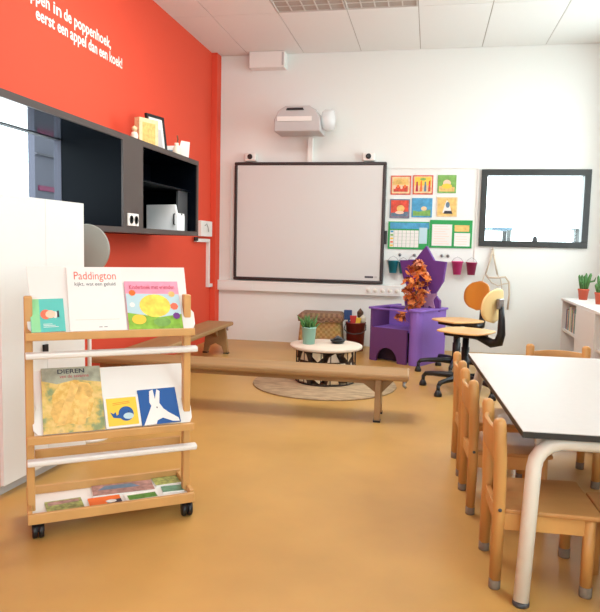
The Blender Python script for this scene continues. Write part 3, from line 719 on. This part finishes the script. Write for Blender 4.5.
intub('toy_brush', -.055, .0, 'toy_blue', .40, 0, 'navy blue toy brush in the dark red tub', 'toy'); intub('toy_spade', -.015, -.045, 'toy_red', .35, 2, 'red toy spade in the dark red tub', 'toy')
intub('toy_spoon', .02, -.04, 'yellow', .33, 2, 'yellow toy scoop in the dark red tub', 'toy'); intub('toy_mallet', .055, .01, 'toy_cream', .36, 1, 'cream headed toy mallet in the dark red tub', 'toy')
intub('toy_duster', .03, .045, 'bark', .42, 1, 'dark brown toy duster standing highest in the dark red tub', 'toy')

# ------------------------------------------------------------------ purple throne with star and leaf garland
th = thing('throne_chair', (-.502, 6.05, 0), math.atan2(-.18, .33), 'purple play throne with a big star shaped back', 'throne')
W, DP = .376, .50
b = MB()   # front panel with an arched opening
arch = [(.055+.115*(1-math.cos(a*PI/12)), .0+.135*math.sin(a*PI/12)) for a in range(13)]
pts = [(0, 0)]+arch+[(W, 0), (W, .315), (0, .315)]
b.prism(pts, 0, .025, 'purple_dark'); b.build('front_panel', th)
b = MB(); b.box(0.002, W-.002, .07, .08, .01, .29, 'hole_shade'); b.build('shade_panel', th)  # dark sheet standing in for the shade inside the arch
b = MB(); b.box(0, W, .025, DP, .29, .315, 'purple'); b.build('seat', th)
b = MB(); b.box(-.02, 0, 0, DP, 0, .49, 'purple_dark'); b.build('arm', th, bevel=.006)
b = MB(); prof = []
for k in range(9): a = PI+PI*k/8; prof.append((W+.065+.065*math.cos(a), .065+.065*math.sin(a)))
prof += [(W+.13, DP), (W, DP)]
b.prism(prof, 0, .49, 'purple', axis='z', smooth=False); b.build('arm', th, bevel=.004)
b = MB(); b.box(0, W, .30, .33, .315, .49, 'purple'); b.build('back_panel', th, bevel=.005)
b = MB(); b.box(-.03, W, -.012, .012, .485, .50, 'purple'); b.box(-.035, .012, -.012, DP+.01, .485, .505, 'purple'); prof2 = [(W+.065+(x-W-.065)*1.18, y*1.05-.008) for x, y in prof]; b.prism(prof2, .488, .507, 'purple', axis='z'); b.box(0, W, .285, .35, .485, .505, 'purple')
b.build('rim', th, bevel=.004)
cx = .315; kx = .0111
star = [(cx+kx*a, z) for a, z in ((3, 1.085), (11, .95), (22, .94), (20, .76), (13, .635), (18, .58), (18, .49), (16, .45), (-14, .45), (-16, .55), (-11, .63), (-18, .77), (-22, .94), (-7, .95))]
b = MB(); b.prism(star, .34, .375, 'star_purple');b.prism([(cx-.12, .29), (cx+.10, .29), (cx+.10, .48), (cx-.12, .48)], .342, .373, 'star_purple'); b.build('star_back', th, bevel=.004)
b = MB(); s2 = []
for k in range(10):
    a = R(100+36*k); r = (.13 if k % 2 == 0 else .06); s2.append((cx+.09+r*.8*math.cos(a), .585+r*math.sin(a)))
b.prism(s2, .322, .338, 'mauve'); b.build('small_star', th, bevel=.003)
# garland of leaves
gl = thing('leaf_garland', (-.105, 6.08, .5075), 0, 'garland of orange and brown autumn leaves hanging on the purple throne', 'garland')
b = MB(); b.tube([(0, 0, 0), (-.01, .01, .12), (.02, .02, .25), (0, .03, .42)], .008, 'twig', n=6); b.tube([(0, 0, .04), (-.08, -.08, .02), (-.12, -.10, -.06)], .006, 'twig', n=6); b.build('twig', gl)
b = MB(); random.seed(21)
def leaf(c, s, m):
    M = Matrix.Translation(c) @ Matrix.Rotation(random.uniform(0, 6.28), 4, 'Z') @ Matrix.Rotation(random.uniform(-1.2, 1.2), 4, 'X') @ Matrix.Rotation(random.uniform(0, 6.28), 4, 'Y')
    pts = [(0, -s), (s*.35, -s*.45), (s*.9, -s*.3), (s*.5, .05*s), (s*.7, s*.6), (s*.2, s*.45), (0, s), (-s*.2, s*.45), (-s*.7, s*.6), (-s*.5, .05*s), (-s*.9, -s*.3), (-s*.35, -s*.45)]
    vs = [(x, .18*s*math.sin(3*x/s), z) for x, z in pts]+[(0, -.12*s, 0)]; n = len(pts)
    b.add(vs, [(i, (i+1) % n, n) for i in range(n)], m, M)
for k in range(190):
    z = random.uniform(-.02, .44); w = .115*math.sin(PI*min(1, (z+.06)/.52))+.015; a = random.uniform(0, 6.28); r = w*math.sqrt(random.random())
    leaf((r*math.cos(a), .0+r*.7*math.sin(a)-.01, z), random.uniform(.026, .046), random.choice(['leaf_orange', 'leaf_orange', 'leaf_orange', 'leaf_pink', 'leaf_brown', 'orange']))
for k in range(26):
    leaf((-.12+random.uniform(-.05, .05), -.14+random.uniform(-.03, .03), -.06+random.uniform(-.05, .04)), random.uniform(.022, .036), random.choice(['leaf_orange', 'leaf_brown', 'leaf_pink']))
b.build('leaves', gl, fix=False)

# ------------------------------------------------------------------ swivel office chairs
def swivel(loc, rz, backm, label, a0=205):
    """faces local -x; column at the origin"""
    t = thing('swivel_chair', loc, rz, label, 'chair', 'black framed swivel chairs')
    b = MB()
    n = 26; pts = []
    for k in range(n):
        a = 2*PI*k/n; rx = .225; ry = .21
        sq = 1/max(abs(math.cos(a))**1.0, abs(math.sin(a))**1.0, .001); q = (1*.55+sq*.45) if sq < 1.42 else 1.19
        pts.append((rx*math.cos(a)*q*.86, ry*math.sin(a)*q*.9))
    b.prism(pts, .446, .460, 'seat_ply', axis='z', M=None); b.build('seat', t, bevel=.006)
    # backrest: oval plywood, slightly curved about z
    b = MB(); NX, NZ = 10, 12; vs = []; fs = []
    for side in (0, 1):
        for i in range(NZ+1):
            v = -1+2*i/NZ; half = math.sqrt(max(0, 1-abs(v)**2.4))
            for j in range(NX+1):
                u_ = (-1+2*j/NX)*max(half, .04); y = .155*u_; z = .662+.128*v
                x = .205-.03*(u_*u_)+.03*(v+1)*.5+side*.011
                vs.append((x, y, z))
    w1 = NX+1; N1 = (NZ+1)*w1
    for side in (0, 1):
        for i in range(NZ):
            for j in range(NX): q = [side*N1+i*w1+j, side*N1+i*w1+j+1, side*N1+(i+1)*w1+j+1, side*N1+(i+1)*w1+j]; fs.append(q)
    ring = [j for j in range(w1)]+[i*w1+NX for i in range(1, NZ+1)]+[NZ*w1+j for j in range(NX-1, -1, -1)]+[i*w1 for i in range(NZ-1, 0, -1)]
    for k in range(len(ring)): p, q = ring[k], ring[(k+1) % len(ring)]; fs.append([p, q, N1+q, N1+p])
    b.add(vs, fs, backm, None, True); b.build('backrest', t)
    b = MB(); b.tube([(-.08, 0, .432), (.10, 0, .422), (.21, 0, .385), (.262, 0, .40), (.278, 0, .46), (.276, 0, .56), (.268, 0, .66)], [.02, .026, .034, .036, .030, .024, .018], 'black_plastic', n=10)
    b.build('back_support', t)
    b = MB(); b.box(.244, .272, -.035, .035, .64, .715, 'steel'); b.build('back_bracket', t, bevel=.006)
    b = MB(); b.box(-.13, .13, -.10, .10, .415, .446, 'black_plastic'); b.tube([(0, -.09, .415), (0, -.16, .41)], .006, 'black_plastic', n=8); b.build('seat_plate', t, bevel=.004)
    b = MB(); b.lathe([(.0, .06), (.034, .06), (.034, .26), (.028, .262), (.030, .33), (.024, .332), (.024, .416), (0, .416)], 'black_plastic', n=20); b.build('column', t)
    for k in range(5):
        a = R(72*k+a0)-rz; ca, sa = math.cos(a), math.sin(a)
        b = MB(); b.tube([(.02*ca, .02*sa, .10), (.12*ca, .12*sa, .108), (.24*ca, .24*sa, .103), (.30*ca, .30*sa, .096), (.318*ca, .318*sa, .075)], [.03, .024, .019, .018, .014], 'black_plastic', n=8); lg = b.build('leg', t)
        b = MB(); b.tube([(.318*ca, .318*sa, .080), (.32*ca, .32*sa, .03)], .014, 'black_plastic', n=8); b.lathe([(0, 0), (.028, 0), (.029, .016), (.016, .045), (0, .048)], 'black_plastic', c=(.32*ca, .32*sa, 0), n=14); b.build('foot_glide', lg)
    return t
swivel((.295, 4.95, 0), R(-32), 'blond_ply', 'nearer swivel chair with a pale blond plywood back', 233)
swivel((.262, 5.66, 0), R(38), 'orange_ply', 'farther swivel chair with an orange brown plywood back, by the throne', 188)

# ------------------------------------------------------------------ white classroom table and small wooden chairs
TA = math.atan2(.078, 1.438)
tt = thing('classroom_table', (.297, 1.99, 0), TA, 'white topped classroom table with cream tube legs', 'table')
TW, TL, TZ_ = .70, 1.44, .53
b = MB(); b.box(0, TW, 0, TL, TZ_-.003, TZ_, 'table_lam'); b.box(0, TW, 0, TL, TZ_-.022, TZ_-.003, 'frame_black'); b.build('tabletop', tt, bevel=.0015)
def legframe(y, sgn):
    for s, xx in ((-1, .05), (1, TW-.05)):
        inn = -s*.085
        pathL = [(xx+s*.034, y-sgn*.085, .012), (xx, y, .40)]+[(xx+inn*(1-math.cos(R(a))), y, .40+.085*math.sin(R(a))) for a in (20, 40, 60, 80, 90)]+[(TW/2, y, .485)]
        b = MB(); b.tube(pathL, .0235, 'cream_metal', n=18); lg = b.build('leg', tt)
        b = MB(); b.lathe([(0, 0), (.024, 0), (.0255, .006), (.0245, .014), (0, .014)], 'dark_grey', c=(xx+s*.034, y-sgn*.085, 0), n=18); b.build('foot_cap', lg)
legframe(.055, 1); legframe(TL-.055, -1)
b = MB(); b.box(.06, TW-.06, .09, .11, .462, .507, 'cream_metal'); b.box(.06, TW-.06, TL-.11, TL-.09, .462, .507, 'cream_metal'); b.box(.10, .12, .11, TL-.11, .462, .507, 'cream_metal'); b.box(TW-.12, TW-.10, .11, TL-.11, .462, .507, 'cream_metal'); b.build('apron', tt)

def make_chair(label):
    """seat faces local +x; back posts at x=0"""
    t = thing('child_chair', (0, 0, 0), 0, label, 'chair', 'small wooden chairs at the white table')
    hw = .132
    b = MB(); b.prism([(.016, -.148), (.29, -.158), (.305, -.15), (.305, .15), (.29, .158), (.016, .148)], .250, .266, 'seat_wood', axis='z'); b.build('seat', t, bevel=.005)
    for s in (-1, 1):
        y = s*hw
        b = MB(); b.tube([(-.002, y, .03), (0, y, .25), (-.004, y, .42), (-.012, y, .532), (-.013, y, .543), (-.0135, y, .549)], [.0185, .0200, .0205, .0205, .017, .009], 'chair_wood', n=16)
        lg = b.build('back_post', t)
        b = MB(); b.lathe([(0, 0), (.018, 0), (.0185, .006), (.0185, .034), (0, .034)], 'felt', c=(-.002, y, 0), n=16); b.build('felt_foot', lg)
        b = MB(); b.lathe([(.006, 0), (.006, .003), (0, .004)], 'dark_grey', M=Matrix.Translation((0, y-.0185 if s < 0 else y+.0185, .262)) @ Matrix.Rotation(R(90 if s < 0 else -90), 4, 'X'), n=10); b.build('bolt', lg)
        b = MB(); b.tube([(.272, y, .03), (.272, y, .2485)], .0185, 'chair_wood', n=16); lg = b.build('leg', t)
        b = MB(); b.lathe([(0, 0), (.019, 0), (.0195, .006), (.0195, .034), (0, .034)], 'felt', c=(.272, y, 0), n=16); b.build('felt_foot', lg)
        b = MB(); b.box(.017, .256, y-.009, y+.009, .196, .249, 'chair_wood'); b.build('side_rail', t, bevel=.002)
    b = MB(); b.box(.263, .281, -hw+.018, hw-.018, .196, .249, 'chair_wood'); b.build('front_rail', t, bevel=.002)
    b = MB(); b.box(-.009, .009, -hw+.018, hw-.018, .20, .245, 'chair_wood'); b.build('rear_rail', t, bevel=.002)
    # curved crest board with an arched lower edge
    b = MB(); N = 12; vs = []; fs = []
    for k in range(N+1):
        u_ = -1+2*k/N; y = u_*(hw-.016); bow = -.018*(1-u_*u_); lo = .395+.03*(1-u_*u_); hi = .505+.010*(1-u_*u_)
        for x in (-.016, -.002):
            vs += [(x+bow, y, lo), (x+bow-.004, y, hi)]
    for k in range(N):
        a = 4*k; c = a+4; fs += [(a, a+1, c+1, c), (a+2, c+2, c+3, a+3), (a+1, a+3, c+3, c+1), (a, c, c+2, a+2)]
    fs += [(0, 2, 3, 1), (4*N, 4*N+1, 4*N+3, 4*N+2)]
    b.add(vs, fs, 'chair_wood', None, True); b.build('backrest', t, bevel=.003)
    return t
ch0 = make_chair('nearest small wooden chair on the left of the white table')
ch0.location = (.242, 2.18, 0); ch0.rotation_euler = (0, 0, R(-.5+3))
for x, y, a, lb in ((.197, 2.752, 4, 'second small wooden chair along the left of the white table'),
                    (.178, 3.195, 3, 'farthest small wooden chair along the left of the white table'),
                    (.748, 3.88, -88.5, 'small wooden chair at the far end of the white table, facing it'),
                    (1.048, 3.195, 182, 'small wooden chair on the right of the white table, only its front leg showing')):
    c = copy_tree(ch0); c.location = (x, y, 0); c.rotation_euler = (0, 0, R(a)); c['label'] = lb
    if a < -80: c.scale = (1, 1.16, .965)
st = thing('wooden_stool', (.71, 2.11, 0), R(2), 'small wooden stool pushed under the near right of the white table', 'stool')
b = MB(); b.prism([(-.15, -.15), (.15, -.15), (.158, -.14), (.158, .14), (.15, .15), (-.15, .15), (-.158, .14), (-.158, -.14)], .252, .268, 'seat_wood', axis='z'); b.build('seat', st, bevel=.004)
for sx in (-1, 1):
    for sy in (-1, 1):
        b = MB(); b.tube([(sx*.125, sy*.12, 0), (sx*.125, sy*.12, .2515)], .018, 'chair_wood', n=14); b.build('leg', st)
b = MB(); b.box(-.11, .11, -.128, -.112, .20, .2515, 'chair_wood'); b.box(-.11, .11, .112, .128, .20, .2515, 'chair_wood'); b.box(-.133, -.117, -.1, .1, .20, .2515, 'chair_wood'); b.box(.117, .133, -.1, .1, .20, .2515, 'chair_wood'); b.build('apron', st)

# ------------------------------------------------------------------ book trolley
TR = thing('book_trolley', (-1.346, 2.018, 0), R(35.18), 'wooden book display trolley on castors with two sloping white panels', 'book trolley')
X0, X1 = -.030, .571     # local: x along the front, y away from the viewer
PY = .06
for x in (-.016, .557):
    b = MB(); b.box(x-.014, x+.014, PY-.02, PY+.02, .058, .866, 'trolley_wood'); b.build('post', TR, bevel=.005)
def panel(zb, zt, lean, xa, xb):
    L = math.hypot(zt-zb, lean); an = math.atan2(lean, zt-zb)
    b = MB(); b.prism([(xa+.02, 0), (xb-.012, 0), (xb-.002, .02), (xb, .07), (xb-.02, .10), (xb-.01, L), (xa+.004, L), (xa+.016, .10), (xa, .07), (xa+.004, .02)], 0, .006, 'white_lam')
    o = b.build('display_panel', TR, loc=(0, .012, zb), rot=(-an, 0, 0), bevel=.001)
    b = MB(); b.box(X0+.002, X1-.002, -.022, .018, zb-.018, zb-.002, 'trolley_wood'); b.box(X0+.002, X1-.002, -.032, -.022, zb-.022, zb+.006, 'trolley_wood'); b.build('ledge', TR, bevel=.003)
    return an
AN1 = panel(.738, .966, .165, -.022, .585)
AN2 = panel(.368, .572, .165, -.010, .575)
for z in (.662, .278):
    b = MB(); b.prism([(-.036, z+.004), (-.032, z+.010), (-.004, z+.012), (.004, z-.012), (-.028, z-.011), (-.034, z-.006)], X0+.002, X1+.008, 'white_lam', axis='x'); b.build('white_rail', TR, bevel=.002)
b = MB(); b.box(X0+.03, X1-.03, .084, .100, .258, .292, 'trolley_wood'); b.build('rail', TR, bevel=.002)
b = MB(); b.box(X0+.016, X1-.016, -.018, .205, .070, .080, 'white_lam'); b.build('base_board', TR)
b = MB(); b.box(X0, X1, -.034, -.018, .058, .096, 'trolley_wood'); b.box(X0, X1, .205, .221, .058, .112, 'trolley_wood'); b.box(X0, X0+.016, -.018, .205, .058, .104, 'trolley_wood'); b.box(X1-.016, X1, -.018, .205, .058, .104, 'trolley_wood'); b.build('base_frame', TR, bevel=.003)
for x, y in ((.004, -.006), (.545, -.006), (.004, .192), (.545, .192)):
    c = thing('castor', (x, y, 0)); c.parent = TR
    for dx in (-.011, .011):
        b = MB(); b.lathe([(0, -.009), (.022, -.009), (.0265, -.005), (.0265, .005), (.022, .009), (0, .009)], 'black_plastic', M=Matrix.Translation((dx, -.004, .0265)) @ Matrix.Rotation(R(90), 4, 'Y'), n=22); b.build('wheel', c)
    b = MB(); b.prism([(-.022, .028), (-.02, .046), (0, .0575), (.014, .05), (.012, .028)], -.021, .021, 'black_plastic', axis='x'); b.build('fork', c)

# books on the trolley
Mtr = Matrix.Translation(TR.location) @ Matrix.Rotation(TR.rotation_euler.z, 4, 'Z')
def panel_book(x, zb, an, w, h, cover, fn, label, roll=0, t=.008, name='picture_book'):
    """front cover faces local -y; stands on a ledge and leans on the panel"""
    b = MB(); b.box(0, w, -t, 0, 0, h, 'paper'); b.box(-.001, w+.001, -t-.001, -t, 0, h, cover); b.box(-.001, w+.001, 0, .001, 0, h, cover); b.box(-.001, 0, -t, 0, 0, h, cover)
    fn(b, w, h, -t-.0016)
    o = b.build(name, fix=False)
    o.matrix_world = Mtr @ Matrix.Translation((x, .0105, zb-.0018)) @ Matrix.Rotation(-an, 4, 'X') @ Matrix.Rotation(R(roll), 4, 'Y')
    return tag(o, label, 'book', 'picture books displayed on the trolley')
def a_teal(b, w, h, y):
    b.poly([(.0, 0), (.03, 0), (.03, h), (0, h)], y, 'green_mint'); b.disc(.05, h*.52, .018, .02, y-.0004, 'coral'); b.disc(.066, h*.52, .017, .016, y-.0008, 'peach'); b.disc(.082, h*.5, .008, .014, y-.0004, 'paper'); b.poly([(.088, h*.42), (.095, h*.42), (.095, h*.62), (.088, h*.62)], y-.0008, 'ink')
    for k in range(3): b.poly([(.04, .018+.006*k), (.09-.01*k, .018+.006*k), (.09-.01*k, .020+.006*k), (.04, .020+.006*k)], y-.0004, 'paper')
def a_title(b, w, h, y):
    b.text('Paddington', .05, 'red_ink', Matrix.Translation((.022, y, h*.80)), width=w-.045); b.text('kijkt, wat een geluid', .022, 'ink', Matrix.Translation((.024, y, h*.70)), width=w-.05)
    b.poly([(.02, h*.165), (.175, h*.165), (.175, h*.17), (.02, h*.17)], y, 'peach')
    for k in range(2): b.poly([(.10+.018*k, h*.05), (.112+.018*k, h*.05), (.112+.018*k, h*.058), (.10+.018*k, h*.058)], y, 'ink')
def a_pink(b, w, h, y):
    b.poly([(.0, 0), (w, 0), (w, h*.30), (.12, h*.24), (0, h*.34)], y, 'grass'); b.poly([(.0, h*.34), (.12, h*.24), (w, h*.30), (w, h*.72), (0, h*.74)], y, 'sky_cover')
    b.disc(w*.52, h*.48, w*.29, h*.24, y-.0004, 'yel_cover'); b.disc(w*.2, h*.2, w*.13, h*.10, y-.0006, 'yellow'); b.disc(w*.62, h*.14, w*.16, h*.09, y-.0008, 'lime')
    for cx, cz, r, m in ((.12, .75, .05, 'orange'), (.86, .72, .05, 'gold'), (.88, .46, .06, 'coral'), (.9, .26, .055, 'bucket_purple'), (.1, .5, .04, 'paper')): b.disc(w*cx, h*cz, r*w*1.3, r*h*1.3, y-.0010, m, n=7)
    b.text('Kinderboek met vrienden', .028, 'crimson', Matrix.Translation((.014, y-.0006, h*.83)), width=w-.03)
def a_savanna(b, w, h, y):
    b.poly([(0, h*.80), (w*.25, h*.74), (w*.6, h*.79), (w, h*.74), (w, h), (0, h)], y+.0003, 'sage')
    b.disc(w*.5, h*.45, w*.36, h*.35, y, 'dunes', n=9); b.disc(w*.32, h*.3, w*.2, h*.2, y-.0003, 'tan', n=8); b.disc(w*.68, h*.6, w*.18, h*.16, y-.0005, 'tan', n=7)
    b.poly([(w*.2, h*.1), (w*.34, h*.12), (w*.62, h*.7), (w*.5, h*.76)], y-.0007, 'gold'); b.poly([(w*.55, h*.1), (w*.68, h*.1), (w*.78, h*.5), (w*.66, h*.56)], y-.0007, 'gold')
    b.text('DIEREN', .026, 'ink', Matrix.Translation((w*.26, y-.0006, h*.90)), width=w*.46, bold=.02); b.text('van de savanne', .02, 'crimson', Matrix.Translation((w*.3, y-.0006, h*.83)), width=w*.5)
def a_whale(b, w, h, y):
    e = .008; b.poly([(e, e), (w-e, e), (w-e, h-e), (e, h-e)], y, 'yellow')
    b.disc(w*.60, h*.42, w*.22, h*.23, y-.0004, 'blue', n=22); b.poly([(w*.44, h*.28), (w*.22, h*.32), (w*.14, h*.5), (w*.24, h*.44), (w*.30, h*.50), (w*.32, h*.38), (w*.46, h*.46)], y-.0006, 'blue'); b.disc(w*.66, h*.34, w*.15, h*.10, y-.0008, 'sky_cover', n=18); b.disc(w*.68, h*.48, .002, .003, y-.001, 'ink', n=8)
    for k in range(2): b.poly([(w*.24, h*(.76-.05*k)), (w*.74, h*(.80-.05*k)), (w*.74, h*(.815-.05*k)), (w*.24, h*(.775-.05*k))], y-.0004, 'orange')
def a_donkey(b, w, h, y):
    b.poly([(w*.04, 0), (w*.30, h*.52), (w*.26, h*.62), (w*.30, h*.94), (w*.40, h*.98), (w*.42, h*.70), (w*.50, h*.98), (w*.58, h*.92), (w*.52, h*.58), (w*.60, h*.42), (w*.72, h*.30), (w*.96, h*.12), (w*.98, h*.02), (w*.80, h*.04), (w*.55, h*.16), (w*.40, h*.10), (w*.36, 0)], y, 'paper')
    b.disc(w*.44, h*.46, .0025, .004, y-.0004, 'ink', n=8)
panel_book(-.006, .738, AN1, .112, .136, 'teal_cover', a_teal, 'small teal picture book with an orange haired baby, left on the top ledge', roll=-1.5)
panel_book(.122, .738, AN1, .198, .276, 'paper', a_title, 'large white picture book with an orange title on the top ledge')
panel_book(.328, .738, AN1, .204, .212, 'pink_cover', a_pink, 'pink and yellow picture book at the right of the top ledge', roll=.5)
panel_book(.028, .368, AN2, .212, .268, 'savanna', a_savanna, 'large green and gold picture book on the lower ledge', roll=0)
panel_book(.246, .368, AN2, .128, .130, 'paper', a_whale, 'small square yellow picture book with a blue whale', roll=-1)
panel_book(.378, .368, AN2, .146, .150, 'blue', a_donkey, 'square blue picture book with a white long eared animal head', roll=-1.5)
def flat_book(x, y, w, d, rz, m, label, z=.0803, t=.006, fn=None):
    b = MB(); b.box(0, w, 0, d, 0, t, 'paper'); b.box(.0, w, 0, d, t, t+.0008, m)
    if fn: fn(b, w, d, t+.0012)
    o = b.build('booklet', fix=False); o.matrix_world = Mtr @ Matrix.Translation((x, y, z)) @ Matrix.Rotation(R(rz), 4, 'Z')
    tag(o, label, 'booklet', 'booklets on the base tray of the trolley')
flat_book(.035, -.012, .13, .105, 3, 'olive_print', 'olive and brown landscape booklet at the left of the base tray', fn=lambda b, w, d, z: (b.poly([(.01, .06), (w-.01, .07), (w-.01, d-.01), (.01, d-.01)], z, 'mauve_print', axis='z')))
flat_book(.183, -.012, .118, .085, 1, 'orange', 'orange booklet second from left on the base tray', fn=lambda b, w, d, z: (b.poly([(.06, .0), (w, 0), (w, .045), (.07, .04)], z, 'ink', axis='z'), b.disc(.08, .03, .02, .015, z+.0003, 'paper', axis='z')))
flat_book(.318, -.010, .128, .082, 2, 'paper', 'green and white booklet third from left on the base tray', fn=lambda b, w, d, z: (b.poly([(.01, .012), (w-.01, .012), (w-.01, .06), (.01, .06)], z, 'green_print', axis='z')))
flat_book(.205, .092, .235, .108, -2, 'mauve_print', 'wide mauve booklet at the back of the base tray', fn=lambda b, w, d, z: (b.poly([(.02, .05), (w-.05, .05), (w-.08, .09), (.05, .09)], z, 'slate', axis='z')))
flat_book(.462, .040, .085, .06, -4, 'teal_print', 'small teal booklet at the right of the base tray')
flat_book(.452, .118, .105, .085, 3, 'olive_print', 'olive booklet at the back right of the base tray')

# ------------------------------------------------------------------ light
w = bpy.data.worlds.new('world'); SC.world = w; w.use_nodes = True
bg = w.node_tree.nodes['Background']; bg.inputs[0].default_value = (.92, 1.0, 1.04, 1); bg.inputs[1].default_value = 7.8
def portal(loc, rot, sx, sy):
    l = bpy.data.lights.new('window_portal', 'AREA'); l.shape = 'RECTANGLE'; l.size = sx; l.size_y = sy; l.cycles.is_portal = True
    o = bpy.data.objects.new('window_portal', l); COL.objects.link(o); o.location = loc; o.rotation_euler = rot
for a, c in WY: portal((XR+.12, (a+c)/2, (SZ0+SZ1)/2), (0, R(90), 0), SZ1-SZ0, c-a)
for a, c in BW: portal(((a+c)/2, YF-.16, (SZ0+SZ1)/2), (R(90), 0, 0), c-a, SZ1-SZ0)
SC.view_settings.view_transform = 'Standard'; SC.view_settings.look = 'None'; SC.view_settings.gamma = 1
SC.view_settings.use_curve_mapping = False
SC.view_settings.exposure = -0.06
